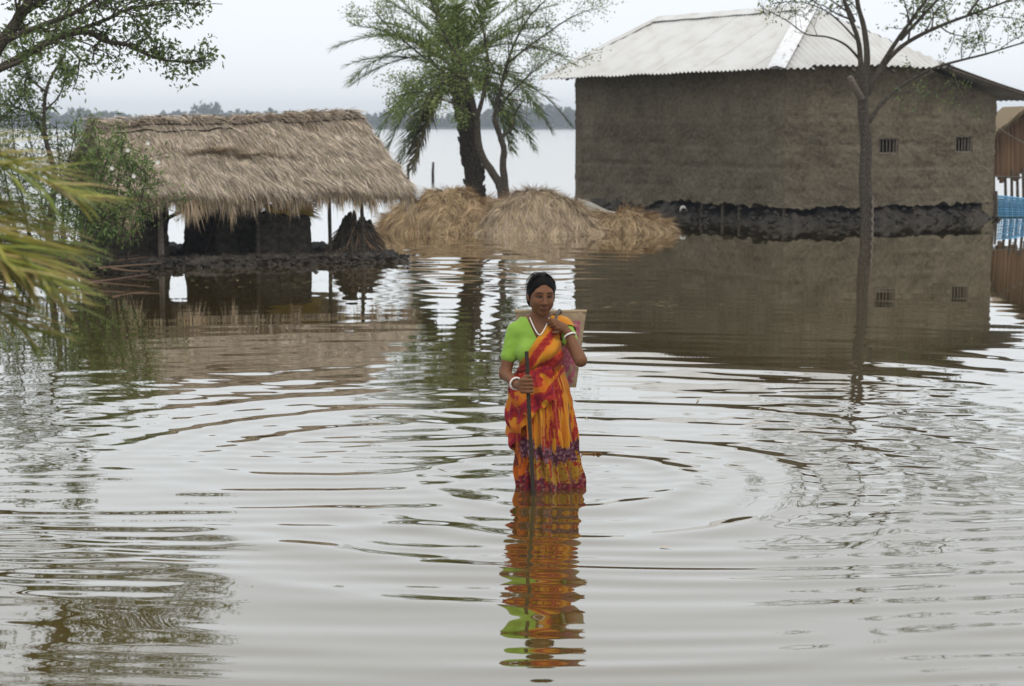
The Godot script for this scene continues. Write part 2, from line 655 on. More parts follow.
func build_house() -> void:
	rng.seed = 31
	var zc := 33.5
	h_c = Vector3(5.05, 0, -zc)
	h_l = Vector3(-0.489, 0, -0.872).normalized()
	h_r = Vector3(0.872, 0, -0.489).normalized()
	var o := hp(0, 0, 0)
	var t := thing("mud_house", "large grey-brown mud-walled house with a corrugated metal hip roof standing in the flood", "house", o)
	var out_l := -h_r      # outward normal of the long wall
	var out_r := -h_l      # outward normal of the short wall
	var nb := FastNoiseLite.new()
	nb.seed = 3; nb.frequency = 1.0; nb.fractal_octaves = 3
	var top_l := func(_u: float) -> float: return 2.9
	var bot_l := func(u: float) -> float: return lerpf(0.33, 0.02, clampf((u - 3.6) / 2.4, 0.0, 1.0)) + 0.09 * nb.get_noise_2d(u * 2.0, 1.0) + 0.04 * nb.get_noise_2d(u * 9.0, 4.0)
	part(t, "wall", mud_wall(o, h_l, out_l, 7.45, top_l, bot_l, [], 41), M.wall, o)
	var top_r := func(u: float) -> float: return 2.95 if u < 3.4 else lerpf(2.95, 2.40, (u - 3.4) / 1.83)
	var bot_r := func(u: float) -> float: return 0.31 + 0.07 * nb.get_noise_2d(u * 2.0, 11.0) + 0.04 * nb.get_noise_2d(u * 8.0, 14.0)
	var wins := [[2.24, 2.72, 1.30, 1.60], [4.18, 4.63, 1.31, 1.63]]
	part(t, "wall", mud_wall(o, h_r, out_r, 5.23, top_r, bot_r, wins, 42), M.wall, o)
	var plain := func(_u: float) -> float: return 2.38
	var low := func(_u: float) -> float: return 0.0
	part(t, "wall", mud_wall(hp(0, 5.23, 0), h_l, h_r, 7.45, plain, low, [], 43, 0.3), M.wall, o)
	part(t, "wall", mud_wall(hp(7.45, 0, 0), h_r, h_l, 5.23, top_r, low, [], 44, 0.3), M.wall, o)
	# barred windows
	for w in wins:
		var wg := Geo.new()
		var um: float = (w[0] + w[1]) * 0.5
		var fr := 0.02
		var hw: float = (w[1] - w[0]) * 0.5
		wg.box(hp(-0.05 * -1.0, um, w[2] + fr * 0.7), h_r * hw, Vector3(0, fr * 0.8, 0), h_l * 0.05, Color.WHITE)
		wg.box(hp(0.05, um, w[3] - fr * 0.6), h_r * hw, Vector3(0, fr * 0.6, 0), h_l * 0.04, Color.WHITE)
		wg.box(hp(0.05, w[0] + fr * 0.6, (w[2] + w[3]) * 0.5), h_r * fr * 0.6, Vector3(0, (w[3] - w[2]) * 0.5 - 0.03, 0), h_l * 0.04, Color.WHITE)
		wg.box(hp(0.05, w[1] - fr * 0.6, (w[2] + w[3]) * 0.5), h_r * fr * 0.6, Vector3(0, (w[3] - w[2]) * 0.5 - 0.03, 0), h_l * 0.04, Color.WHITE)
		var win := part(t, "window", wg, M.pale_bark, o)
		for b in 5:
			var bg := Geo.new()
			var ub: float = lerpf(w[0], w[1], (b + 0.9) / 5.8) + rng.randf_range(-0.006, 0.006)
			bg.tube(PackedVector3Array([hp(0.05, ub, w[2] + 0.03), hp(0.05, ub + rng.randf_range(-0.008, 0.008), w[3] - 0.02)]), PackedFloat32Array([0.013, 0.013]), 6, Color.WHITE)
			part(win, "bar", bg, M.pale_bark, o)
	# roof
	var roof := Node3D.new()
	roof.name = "roof"
	t.add_child(roof)
	var ey := 2.86
	var e1 := hp(8.2, -0.5, ey)
	var e0 := hp(-0.35, -0.5, ey)
	var er := hp(-0.35, 3.75, ey + 0.1)
	var eb := hp(8.2, 3.75, ey + 0.1)
	var a0 := hp(1.56, 1.75, 4.14)
	var a1 := hp(6.9, 1.75, 4.17)
	roof_face(roof, e0, e1, a0, a1, M.tin, o)
	roof_face(roof, e0, er, a0, a0, M.tin, o, 0.82, 0.15, 0.024, [[0.7, 2.2, 0.09], [2.3, 2.6, 0.03]])
	roof_face(roof, er, eb, a0, a1, M.tin, o)
	roof_face(roof, eb, e1, a1, a1, M.tin, o)
	# lean-to roof beyond
	var l0 := hp(-0.42, 3.45, 3.02)
	var l1 := hp(-0.42, 6.25, 2.34)
	var lb0 := hp(8.0, 3.45, 3.02)
	var lb1 := hp(8.0, 6.25, 2.34)
	roof_face(roof, l1, lb1, l0, lb0, M.tin_old, o, 0.82, 0.15, 0.02)
	# capping on the near hip and the ridge
	var side := (a0 - e0).cross(Vector3.UP).normalized()
	part(roof, "hip_cap", strip(e0 + Vector3(0, 0.03, 0), a0 + Vector3(0, 0.03, 0), side, 0.17, Vector3(0, -0.02, 0), 3, 0.01), M.cap, o)
	side = (a1 - a0).cross(Vector3.UP).normalized()
	part(roof, "ridge_cap", strip(a0 + Vector3(0, 0.03, 0), a1 + Vector3(0, 0.03, 0), side, 0.16, Vector3(0, -0.09, 0), 12, 0.02), M.tin, o)
	side = (a1 - e1).cross(Vector3.UP).normalized()
	part(roof, "hip_cap", strip(e1 + Vector3(0, 0.02, 0), a1 + Vector3(0, 0.02, 0), side, 0.12, Vector3(0, -0.05, 0), 8, 0.02), M.tin, o)
	# rafters under the eaves
	for i in 9:
		var rg := Geo.new()
		var s := 0.3 + i * 0.85
		rg.tube(PackedVector3Array([hp(s, -0.46, 2.83), hp(s, 0.5, 3.33)]), PackedFloat32Array([0.035, 0.035]), 6, Color.WHITE)
		part(roof, "rafter", rg, M.timber, o)
	for i in 4:
		var rg := Geo.new()
		var u := 0.4 + i * 0.95
		rg.tube(PackedVector3Array([hp(-0.32, u, 2.84), hp(0.4, u, 3.28)]), PackedFloat32Array([0.035, 0.035]), 6, Color.WHITE)
		part(roof, "rafter", rg, M.timber, o)
	var pg := Geo.new()
	pg.tube(PackedVector3Array([hp(-0.38, 3.6, 2.93), hp(-0.38, 6.2, 2.30)]), PackedFloat32Array([0.03, 0.03]), 6, Color.WHITE)
	part(roof, "verge_pole", pg, M.timber, o)
	# eroded mud plinth
	var mud := Geo.new()
	var nu := 190
	var nt := 130
	for i in nu:
		var s := lerpf(-1.3, 8.4, i / (nu - 1.0))
		for j in nt:
			var tt := lerpf(-1.3, 6.4, j / (nt - 1.0))
			var und := 0.0
			if tt < 1.5 and s > 0.0 and s < 3.9:
				und = 0.30 * clampf(1.0 - absf(s - 1.7) / 2.1, 0.0, 1.0)
			var ed := minf(minf(tt - und + 0.26, s + 0.30), minf(8.0 - s, 5.35 - tt)) + 0.16 * nb.get_noise_2d(s * 1.3, tt * 1.3)
			var y := -0.28 + 0.52 * smoothstep(-0.35, 0.45, ed) + 0.20 * nb.get_noise_2d(s * 0.9 + 20.0, tt * 0.9) + 0.10 * nb.get_noise_2d(s * 3.0, tt * 3.0) + 0.055 * nb.get_noise_2d(s * 10.0, tt * 10.0) + 0.03 * nb.get_noise_2d(s * 24.0, tt * 24.0)
			mud.vert(hp(s, tt, y), Color.WHITE)
	mud.stitch(0, nu, nt, true)
	part(t, "mud_plinth", mud, M.mud, o)
	var cl := Geo.new()
	for i in 220:
		var onl := rng.randf() < 0.6
		var s := rng.randf_range(-0.35, 8.0) if onl else rng.randf_range(-0.5, 0.05)
		var tt := rng.randf_range(-0.5, 0.05) if onl else rng.randf_range(-0.3, 5.0)
		var ed := minf(tt, s) if not onl else tt
		clod(cl, hp(s, tt, 0.22 * smoothstep(-0.5, 0.05, ed) + rng.randf_range(-0.08, 0.05)), rng.randf_range(0.02, 0.07))
	part(t, "mud_clods", cl, M.mud, o, true)
	for s in [0.12, 1.5, 2.05, 2.75]:
		var sg := Geo.new()
		sg.tube(PackedVector3Array([hp(s, 0.10, -0.2), hp(s + 0.02, 0.11, 0.2), hp(s, 0.12, 0.52)]), PackedFloat32Array([0.04, 0.036, 0.036]), 7, Color.WHITE, 0.12, rng)
		part(t, "stilt", sg, M.timber, o)

# ---------------------------------------------------------------- the thatched shelter on the left
func thatch(g: Geo, fn: Callable, down: Callable, nrm: Callable, count: int, rg: Array, l0: float, l1: float, w: float, cols: Array, lift := 0.05, spread := 0.22) -> void:
	for i in count:
		var u := rng.randf_range(rg[0], rg[1])
		var vv := rng.randf_range(rg[2], rg[3])
		var p: Vector3 = fn.call(u, vv)
		var d: Vector3 = down.call(u, vv)
		var n: Vector3 = nrm.call(u, vv)
		var s := d.cross(n).normalized()
		var dir := (d + s * (rng.randfn(0.0, spread) - 0.10) + n * rng.randf_range(-0.05, 0.12)).normalized()
		var roll := rng.randf_range(-0.9, 0.9)
		var sd := (s * cos(roll) + n * sin(roll)).normalized()
		var c: Color = cols[rng.randi() % cols.size()]
		g.blade(p + n * rng.randf_range(0.0, lift), dir, sd, rng.randf_range(l0, l1), w * rng.randf_range(0.6, 1.4), Vector3(0, -0.1, 0) * rng.randf(), vary(c, 0.38))

func build_hut() -> void:
	rng.seed = 77
	var fl := Vector3(-5.12, 0, -23.4)
	var u := Vector3(0.923, 0, -0.385).normalized()
	var w := Vector3(-0.385, 0, -0.923).normalized()     # towards the back
	var P := func(a: float, b: float, y: float) -> Vector3: return fl + u * a + w * b + Vector3(0, y, 0)
	var o: Vector3 = P.call(2.0, 1.6, 0.0)
	var t := thing("thatched_hut", "low open mud hut under a shaggy grey straw roof at the water's edge", "hut", o)
	var tan1 := Color(0.555, 0.454, 0.348)
	var tan2 := Color(0.460, 0.384, 0.301)
	var tan3 := Color(0.354, 0.289, 0.224)
	var dark := Color(0.20, 0.16, 0.12)
	var pale := Color(0.708, 0.602, 0.472)
	var gold := Color(0.55, 0.41, 0.25)
	var nz := FastNoiseLite.new()
	nz.seed = 8; nz.frequency = 1.0; nz.fractal_octaves = 3
	var ln := 3.9
	# roof surface: v 0 at the ridge, 1 at the front eave, -1 at the back eave
	var surf := func(a: float, v: float) -> Vector3:
		var av := absf(v)
		var x := a + 0.05 * nz.get_noise_2d(a, v) + lerpf(0.0, 0.28 * (a / ln - 0.35), av)
		var y := lerpf(1.90 + 0.13 * a / ln, 1.0, pow(av, 0.92)) + 0.05 * nz.get_noise_2d(a * 1.2, v * 2.0 + 5.0) + 0.03 * nz.get_noise_2d(a * 4.0, v * 5.0)
		return P.call(x, 1.95 - 1.95 * v, y)
	var downf := func(a: float, v: float) -> Vector3:
		var sg := 1.0 if v >= 0.0 else -1.0
		return ((surf.call(a, v + 0.05 * sg) - surf.call(a, v - 0.05 * sg)) as Vector3).normalized()
	var nrmf := func(a: float, v: float) -> Vector3:
		var d: Vector3 = downf.call(a, v)
		var n := d.cross(u)
		return n.normalized() if n.y > 0.0 else -n.normalized()
	var roof := Node3D.new()
	roof.name = "roof"
	t.add_child(roof)
	# the packed straw body of the roof, top and underside
	var b := Geo.new()
	for side in 2:
		var k := b.v.size()
		for i in 61:
			for j in 41:
				var p: Vector3 = surf.call(lerpf(0.0, ln, i / 60.0), lerpf(-1.0, 1.0, j / 40.0))
				b.vert(p - Vector3(0, 0.16 if side == 1 else 0.0, 0), vary(tan3, 0.12))
		b.stitch(k, 61, 41, side == 1)
	for e in 2:
		for j in 40:
			var p0: Vector3 = surf.call(ln * e, lerpf(-1.0, 1.0, j / 40.0))
			var p1: Vector3 = surf.call(ln * e, lerpf(-1.0, 1.0, (j + 1) / 40.0))
			b.quad(p0, p1, p1 - Vector3(0, 0.16, 0), p0 - Vector3(0, 0.16, 0), tan3)
		for i in 60:
			var p0: Vector3 = surf.call(ln * i / 60.0, -1.0 + 2.0 * e)
			var p1: Vector3 = surf.call(ln * (i + 1) / 60.0, -1.0 + 2.0 * e)
			b.quad(p0, p1, p1 - Vector3(0, 0.16, 0), p0 - Vector3(0, 0.16, 0), tan3)
	part(roof, "thatch_bed", b, M.straw, o)
	var g := Geo.new()
	thatch(g, surf, downf, nrmf, 60000, [0.0, ln, 0.0, 0.97], 0.14, 0.42, 0.0058, [tan1, tan2, tan2, tan3, dark, pale], 0.03, 0.11)
	thatch(g, surf, downf, nrmf, 3000, [0.0, ln, -1.0, 0.0], 0.25, 0.45, 0.02, [tan1, tan2, tan3], 0.04)
	thatch(g, surf, downf, nrmf, 1500, [0.0, ln, -0.04, 0.05], 0.12, 0.3, 0.012, [tan1, tan2], 0.06, 1.0)
	part(roof, "straw", g, M.straw, o, true)
	# ragged fringe
	var f := Geo.new()
	for i in 7000:
		var a := rng.randf_range(-0.02, ln + 0.02)
		var p: Vector3 = surf.call(a, rng.randf_range(0.88, 1.0)) - Vector3(0, rng.randf_range(0.0, 0.15), 0)
		var clump := 0.55 + 1.5 * maxf(0.0, nz.get_noise_2d(a * 4.0, 77.0)) + 0.8 * absf(nz.get_noise_2d(a * 15.0, 7.0)) + (1.1 if a < 0.3 else 0.0)
		var dir := (Vector3(0, -1.0, 0) - w * rng.randf_range(0.1, 0.9) + u * rng.randfn(0.0, 0.22)).normalized()
		f.blade(p, dir, (u + w * rng.randfn(0.0, 0.5)).normalized(), rng.randf_range(0.08, 0.27) * clump, 0.0075, Vector3(0, -0.25, 0), vary([gold, gold, tan1, tan2, dark][rng.randi() % 5], 0.3))
	for e in 2:
		for i in 2600:
			var v := rng.randf_range(-1.0, 1.0)
			var p: Vector3 = surf.call(ln * e, v) - Vector3(0, rng.randf_range(-0.02, 0.15), 0)
			var dd: Vector3 = downf.call(ln * e, v)
			var dir := (u * (2.0 * e - 1.0) * rng.randf_range(0.0, 0.8) + dd * rng.randf_range(0.3, 1.2) + Vector3(0, -0.5, 0) * rng.randf()).normalized()
			f.blade(p, dir, w, rng.randf_range(0.10, 0.28), 0.008, Vector3(0, -0.3, 0), vary([gold, tan1, tan2, dark][rng.randi() % 4], 0.3))
	part(roof, "straw_fringe", f, M.straw, o, true)
	# loose heap of golden straw on the slope, and binding poles near the ridge
	var lo := Geo.new()
	for i in 420:
		var a := rng.randfn(1.55, 0.42)
		var v := 0.52 + rng.randfn(0.0, 0.035) + (a - 1.5) * 0.05
		var p: Vector3 = surf.call(clampf(a, 0.1, 3.9), v)
		lo.blade(p + nrmf.call(a, v) * rng.randf_range(0.01, 0.07), (u + rv() * 0.35).normalized(), w, rng.randf_range(0.15, 0.45), 0.011, Vector3.ZERO, vary(Color(0.42, 0.30, 0.17), 0.25))
	for i in 120:
		var a := rng.randfn(3.0, 0.12)
		var v := 0.1 + rng.randfn(0.0, 0.05)
		var p: Vector3 = surf.call(clampf(a, 0.1, 3.9), v)
		lo.blade(p + nrmf.call(a, v) * rng.randf_range(0.01, 0.07), (u * 0.8 + (downf.call(a, v) as Vector3) + rv() * 0.4).normalized(), w, rng.randf_range(0.1, 0.35), 0.011, Vector3.ZERO, vary(Color(0.46, 0.34, 0.2), 0.25))
	part(roof, "loose_straw", lo, M.straw, o, true)
	for q in [[0.12, 0.05, 3.95], [0.2, 0.3, 1.9]]:
		var pg := Geo.new()
		var pts := PackedVector3Array()
		var rad := PackedFloat32Array()
		for i in 20:
			var a := lerpf(q[1], q[2], i / 19.0)
			pts.append(surf.call(a, q[0]) + nrmf.call(a, q[0]) * 0.045)
			rad.append(0.012)
		pg.tube(pts, rad, 5, Color.WHITE)
		part(roof, "binding_pole", pg, M.dark_wood, o)
	for a in [0.45, 0.95, 1.3, 1.75, 2.25, 2.6, 3.2]:
		var pg := Geo.new()
		var pts := PackedVector3Array()
		for i in 5:
			var v := lerpf(-0.05, 0.13, i / 4.0)
			pts.append(surf.call(a + v * 1.2, v) + nrmf.call(a, v) * 0.05)
		pg.tube(pts, PackedFloat32Array([0.008, 0.008, 0.008, 0.008, 0.008]), 5, Color.WHITE)
		part(roof, "binding_tie", pg, M.dark_wood, o)
	# posts
	for q in [[0.62, 0.28, 0.038, 1], [1.95, 0.35, 0.03, 0], [2.95, 0.3, 0.028, 0], [3.35, 0.1, 0.028, 0], [0.6, 3.4, 0.04, 0], [2.0, 3.4, 0.04, 0], [3.5, 3.4, 0.04, 0], [1.35, 1.9, 0.04, 0]]:
		var pg := Geo.new()
		var a: float = q[0]
		pg.tube(PackedVector3Array([P.call(a, q[1], -0.35), P.call(a + rng.randf_range(-0.03, 0.03), q[1], 0.25), P.call(a + rng.randf_range(-0.03, 0.03), q[1], 0.95)]), PackedFloat32Array([q[2], q[2], q[2] * 0.9]), 8, Color.WHITE, 0.08, rng)
		part(t, "post", pg, M.pale_bark if q[3] else M.bark, o)
	# crumbling mud walls inside: [u, b, length along u, thickness, top, seed, yaw]
	for q in [[0.38, 0.75, 0.75, 0.5, 0.95, 3, 0.15], [2.35, 0.62, 0.75, 0.3, 0.64, 9, 0.0], [2.1, 2.9, 1.1, 0.3, 1.0, 5, 0.0], [1.52, 1.3, 0.35, 0.9, 0.72, 6, 0.3], [0.2, 2.2, 0.4, 1.6, 1.0, 12, 0.0]]:
		part(t, "mud_wall", lump_block(P.call(q[0], q[1], 0.0), u.rotated(Vector3.UP, q[6]), q[2], q[3], q[4], q[5]), M.hutmud, o)
	# hay tucked under the eave
	var hay := Geo.new()
	for i in 500:
		hay.blade(P.call(rng.randf_range(2.1, 2.75), rng.randf_range(0.5, 0.9), rng.randf_range(0.62, 0.8)), (u + rv() * 0.5 + Vector3(0, -0.3, 0)).normalized(), Vector3.UP, rng.randf_range(0.1, 0.25), 0.014, Vector3(0, -0.2, 0), vary(Color(0.48, 0.33, 0.08), 0.25))
	part(t, "hay", hay, M.straw, o, true)
	# leaning poles inside
	for q in [[1.05, 0.9, 0.1, 1.3, 0.8, 0.85], [1.3, 0.8, 0.05, 1.55, 0.7, 0.9], [0.85, 1.2, 0.55, 1.5, 1.2, 0.85], [2.62, 1.6, 0.0, 2.7, 1.5, 0.9]]:
		var pg := Geo.new()
		pg.tube(PackedVector3Array([P.call(q[0], q[1], q[2]), P.call(q[3], q[4], q[5])]), PackedFloat32Array([0.03, 0.022]), 6, Color.WHITE)
		part(t, "pole", pg, M.dark_wood, o)
	# slumped heap of broken thatch and mud at the open right end
	var hb: Vector3 = P.call(3.42, 0.55, 0.0)
	var ht := thing("broken_thatch_heap", "dark slumped heap of broken thatch and mud under the hut's open end", "heap", hb)
	var hg := heap_geo(hb, u, 0.44, 0.36, 0.52, 15, Color.WHITE, 3.0)
	part(ht, "mud_core", hg, M.hutmud, hb)
	var hs := Geo.new()
	for i in 420:
		var th := rng.randf() * TAU
		var rr := sqrt(rng.randf())
		var p := hb + u * (cos(th) * rr * 0.42) + w * (sin(th) * rr * 0.34) + Vector3(0, 0.60 * (1.0 - rr * rr) * 0.93 + 0.02, 0)
		hs.blade(p, (Vector3(0, -0.7, 0) + u * cos(th) * 0.8 + w * sin(th) * 0.8 + rv() * 0.4).normalized(), rv(), rng.randf_range(0.1, 0.3), 0.012, Vector3(0, -0.2, 0), vary(Color(0.27, 0.185, 0.115), 0.35))
	part(ht, "broken_straw", hs, M.straw, hb, true)
	# mud bank the hut stands on
	var mud := Geo.new()
	var nu := 190
	var nt := 110
	for i in nu:
		var a := lerpf(-2.6, 5.0, i / (nu - 1.0))
		for j in nt:
			var bb := lerpf(-0.8, 4.4, j / (nt - 1.0))
			var ed := minf(minf(bb + 0.32, 4.1 - bb), minf(a + 2.2, (3.95 if bb > 0.0 else 3.8) - a)) + 0.22 * nz.get_noise_2d(a * 1.4, bb * 1.4)
			if a < -0.3:
				ed = minf(ed, bb - 0.1)
			var y := -0.30 + 0.40 * smoothstep(-0.4, 0.3, ed) + 0.07 * nz.get_noise_2d(a * 3.0, bb * 3.0) + 0.05 * nz.get_noise_2d(a * 11.0, bb * 11.0)
			if bb > 0.9 and a > 0.4:
				y -= 0.08
			mud.vert(P.call(a, bb, y), Color.WHITE)
	mud.stitch(0, nu, nt, false)
	structure("mud_bank", mud, M.mud)
	var cg := Geo.new()
	for i in 1300:
		clod(cg, P.call(rng.randf_range(-2.0, 3.9), rng.randf_range(-0.42, 0.5), rng.randf_range(-0.02, 0.10)), rng.randf_range(0.015, 0.05))
	part(t, "mud_clods", cg, M.mud, o, true)

func clod(g: Geo, c: Vector3, r: float) -> void:
	var k := g.v.size()
	for p in [Vector3(1, 0, 0), Vector3(-1, 0, 0), Vector3(0, 1, 0), Vector3(0, -1, 0), Vector3(0, 0, 1), Vector3(0, 0, -1)]:
		g.vert(c + (p + rv() * 0.35) * r * Vector3(1.3, 0.8, 1.0), Color.WHITE)
	for f in [[0, 2, 4], [4, 2, 1], [1, 2, 5], [5, 2, 0], [0, 4, 3], [4, 1, 3], [1, 5, 3], [5, 0, 3]]:
		g.ix.append(k + f[0])
		g.ix.append(k + f[2])
		g.ix.append(k + f[1])

func lump_block(c: Vector3, dir: Vector3, ln: float, th: float, top: float, sd: int) -> Geo:
	var nz := FastNoiseLite.new()
	nz.seed = sd; nz.frequency = 1.0; nz.fractal_octaves = 3
	var g := Geo.new()
	var nrm := dir.cross(Vector3.UP)
	var rings := 22
	var seg := 44
	for i in rings + 1:
		var y := lerpf(-0.1, top, minf(1.0, i / float(rings - 1)))
		var sc := 1.0 if i < rings - 1 else (0.93 if i == rings - 1 else 0.0)
		for s in seg:
			var a := TAU * s / seg
			var cx := cos(a)
			var cy := sin(a)
			var k := 1.0 / maxf(absf(cx), absf(cy))
			k = lerpf(1.0, k, 0.85)
			var p := dir * (cx * k * ln * 0.5 * sc) + nrm * (cy * k * th * 0.5 * sc)
			var n := 0.05 * nz.get_noise_3d(p.x * 3.0, y * 3.0, p.z * 3.0) + 0.03 * nz.get_noise_3d(p.x * 9.0, y * 9.0, p.z * 9.0)
			var yy := y + 0.08 * nz.get_noise_2d(p.x * 4.0, p.z * 4.0) * (y / top)
			p += (dir * cx + nrm * cy) * (n + 0.04 * (1.0 - y / top))
			g.vert(c + p + Vector3(0, yy, 0), Color.WHITE)
	for i in rings:
		for s in seg:
			var s2 := (s + 1) % seg
			var a := i * seg + s
			var b := i * seg + s2
			g.ix.append_array([a, b, a + seg, b, b + seg, a + seg])
	return g

func heap_geo(c: Vector3, dir: Vector3, rx: float, rz: float, hgt: float, sd: int, col: Color, lumpy := 1.0) -> Geo:
	var nz := FastNoiseLite.new()
	nz.seed = sd; nz.frequency = 1.0; nz.fractal_octaves = 3
	var g := Geo.new()
	var nrm := dir.cross(Vector3.UP)
	for i in 26:
		var r := i / 25.0
		for s in 49:
			var a := TAU * (s % 48) / 48.0
			var p := dir * cos(a) * rx * r + nrm * sin(a) * rz * r
			var y := hgt * pow(maxf(0.0, 1.0 - r * r), 0.8) + lumpy * (0.10 * nz.get_noise_2d(p.x * 4.0, p.z * 4.0) + 0.04 * nz.get_noise_2d(p.x * 10.0, p.z * 10.0)) * (1.0 - r * r) - 0.25 * smoothstep(0.85, 1.0, r)
			g.vert(c + p * (1.0 + 0.15 * nz.get_noise_2d(a * 2.0, 3.0)) + Vector3(0, y, 0), col)
	g.stitch(0, 26, 49, false)
	return g

# ---------------------------------------------------------------- heaps of rice straw
func build_straw_heaps() -> void:
	rng.seed = 99
	var nz := FastNoiseLite.new()
	nz.seed = 18; nz.frequency = 1.0; nz.fractal_octaves = 3
	var cols := [Color(0.60, 0.45, 0.27), Color(0.50, 0.37, 0.22), Color(0.42, 0.30, 0.175), Color(0.30, 0.21, 0.12)]
	var pale := [Color(0.58, 0.46, 0.315), Color(0.50, 0.395, 0.275), Color(0.43, 0.335, 0.23)]
	# centre px, depth, half width m, half depth m, height m, label, palette
	var defs := [
		[450.0, 31.7, 1.22, 0.95, 0.70, "golden straw heap nearest the thatched hut, topped by coarse rumpled bundles", cols, 3, 0.55],
		[536.0, 31.1, 1.18, 0.85, 0.72, "smooth rounded tan straw heap beside the mud house wall", pale, 4, 0.15],
		[622.0, 31.3, 0.85, 0.5, 0.33, "low straw heap spilling into the water at the foot of the mud house", cols, 5, 0.35],
	]
	for d in defs:
		var c := atz(d[0], 200, d[1])
		c.y = 0.0
		var rx: float = d[2]
		var rz: float = d[3]
		var hh: float = d[4]
		var sd: float = d[7] * 13.0
		var rumple: float = d[8]
		var hf := func(x: float, z: float) -> float:
			var r := sqrt(x * x / (rx * rx) + z * z / (rz * rz))
			r = maxf(0.0, r + 0.14 * nz.get_noise_2d(x * 1.3 + sd, z * 1.3))
			var y := hh * pow(maxf(0.0, 1.0 - pow(r, 1.7)), 0.95) - 0.5 * maxf(0.0, r - 1.0)
			var ridge := nz.get_noise_2d(x * 2.4 + z * 0.9 + sd, z * 0.7 - x * 0.25)
			return y + rumple * 0.24 * ridge * smoothstep(0.0, 0.35, y / hh) + 0.05 * nz.get_noise_2d(x * 5.0 + sd, z * 5.0)
		var t := thing("straw_heap", d[5], "straw heap", c, "straw heaps between the hut and the house")
		var g := Geo.new()
		var n := 60
		for i in n:
			for j in n:
				var x := lerpf(-rx * 1.2, rx * 1.2, i / (n - 1.0))
				var z := lerpf(-rz * 1.2, rz * 1.2, j / (n - 1.0))
				g.vert(c + Vector3(x, maxf(hf.call(x, z), -0.3), z), vary(d[6][2], 0.1))
		g.stitch(0, n, n, false)
		part(t, "packed_straw", g, M.straw, c)
		var s := Geo.new()
		var count := int(15000 * rx)
		for i in count:
			var x := rng.randf_range(-rx * 1.05, rx * 1.05)
			var z := rng.randf_range(-rz * 1.05, rz * 1.05)
			var y: float = hf.call(x, z)
			if y < -0.02:
				continue
			var e := 0.04
			var gx: float = (hf.call(x + e, z) - hf.call(x - e, z)) / (2.0 * e)
			var gz: float = (hf.call(x, z + e) - hf.call(x, z - e)) / (2.0 * e)
			var nn := Vector3(-gx, 1.0, -gz).normalized()
			var away := Vector3(x / rx * 0.6, 0, z / rz + 0.35).normalized()
			var dn := (away - nn * away.dot(nn)).normalized()
			var sdv := dn.cross(nn)
			var lean := nz.get_noise_2d(x * 2.0 + sd, z * 2.0 + 60.0) * 1.6 * rumple
			var dir := (dn + sdv * (rng.randfn(0.0, 0.24) + lean) + nn * rng.randf_range(-0.05, 0.2)).normalized()
			s.blade(c + Vector3(x, y, z) + nn * rng.randf_range(0.0, 0.03), dir, (sdv + nn * rng.randf_range(-0.8, 0.8)).normalized(), rng.randf_range(0.16, 0.46), 0.0078, Vector3(0, -0.12, 0), vary(d[6][rng.randi() % d[6].size()], 0.42))
		# twisted bundles on the rumpled heaps
		if rumple > 0.3:
			for b in int(34 * rx):
				var bx := rng.randf_range(-rx * 0.85, rx * 0.8)
				var bz := rng.randf_range(-rz * 0.1, rz * 0.8)
				var ang := rng.randfn(0.55, 0.25)
				for i in 90:
					var q := rng.randf_range(-0.28, 0.28)
					var x := bx - q * sin(ang) * 0.8 + rng.randfn(0.0, 0.03)
					var z := bz + q * cos(ang) + rng.randfn(0.0, 0.02)
					var y: float = hf.call(x, z)
					if y < 0.0:
						continue
					var dir := Vector3(-sin(ang) + rng.randfn(0.0, 0.12), -0.55, cos(ang)).normalized()
					s.blade(c + Vector3(x, y + rng.randf_range(0.01, 0.09), z), dir, rv(), rng.randf_range(0.18, 0.42), 0.0085, Vector3(0, -0.2, 0), vary(d[6][rng.randi() % 4], 0.4))
		part(t, "loose_straw", s, M.straw, c, true)
	# grey tarpaulin thrown over the back of the middle heap
	var tc := atz(606, 205, 32.2)
	tc.y = 0.0
	var tp := thing("tarpaulin", "grey sheet sagging from the straw heap down to the mud house corner", "tarpaulin", tc)
	var tg := Geo.new()
	for i in 14:
		for j in 8:
			var a := i / 13.0
			var b := j / 7.0
			var x := lerpf(-0.5, 0.62, a)
			var y := lerpf(0.55, 0.22, pow(a, 0.75)) - 0.22 * b + 0.03 * sin(a * 9.0 + b * 4.0)
			tg.vert(tc + Vector3(x, y, lerpf(-0.25, 0.5, b)), Color.WHITE)
	tg.stitch(0, 14, 8, false)
	part(tp, "sheet", tg, rough(Color(0.30, 0.28, 0.25), 0.6), tc)

# ---------------------------------------------------------------- trees
func curve_pts(pts: Array, per: int) -> PackedVector3Array:
	var out := PackedVector3Array()
	var n := pts.size()
	for i in n - 1:
		var p0: Vector3 = pts[maxi(i - 1, 0)]
		var p1: Vector3 = pts[i]
		var p2: Vector3 = pts[i + 1]
		var p3: Vector3 = pts[mini(i + 2, n - 1)]
		for k in per:
			out.append(p1.cubic_interpolate(p2, p0, p3, float(k) / per))
	out.append(pts[n - 1])
	return out

func taper(n: int, r0: float, r1: float) -> PackedFloat32Array:
	var out := PackedFloat32Array()
	for i in n:
		out.append(lerpf(r0, r1, pow(i / (n - 1.0), 0.8)))
	return out

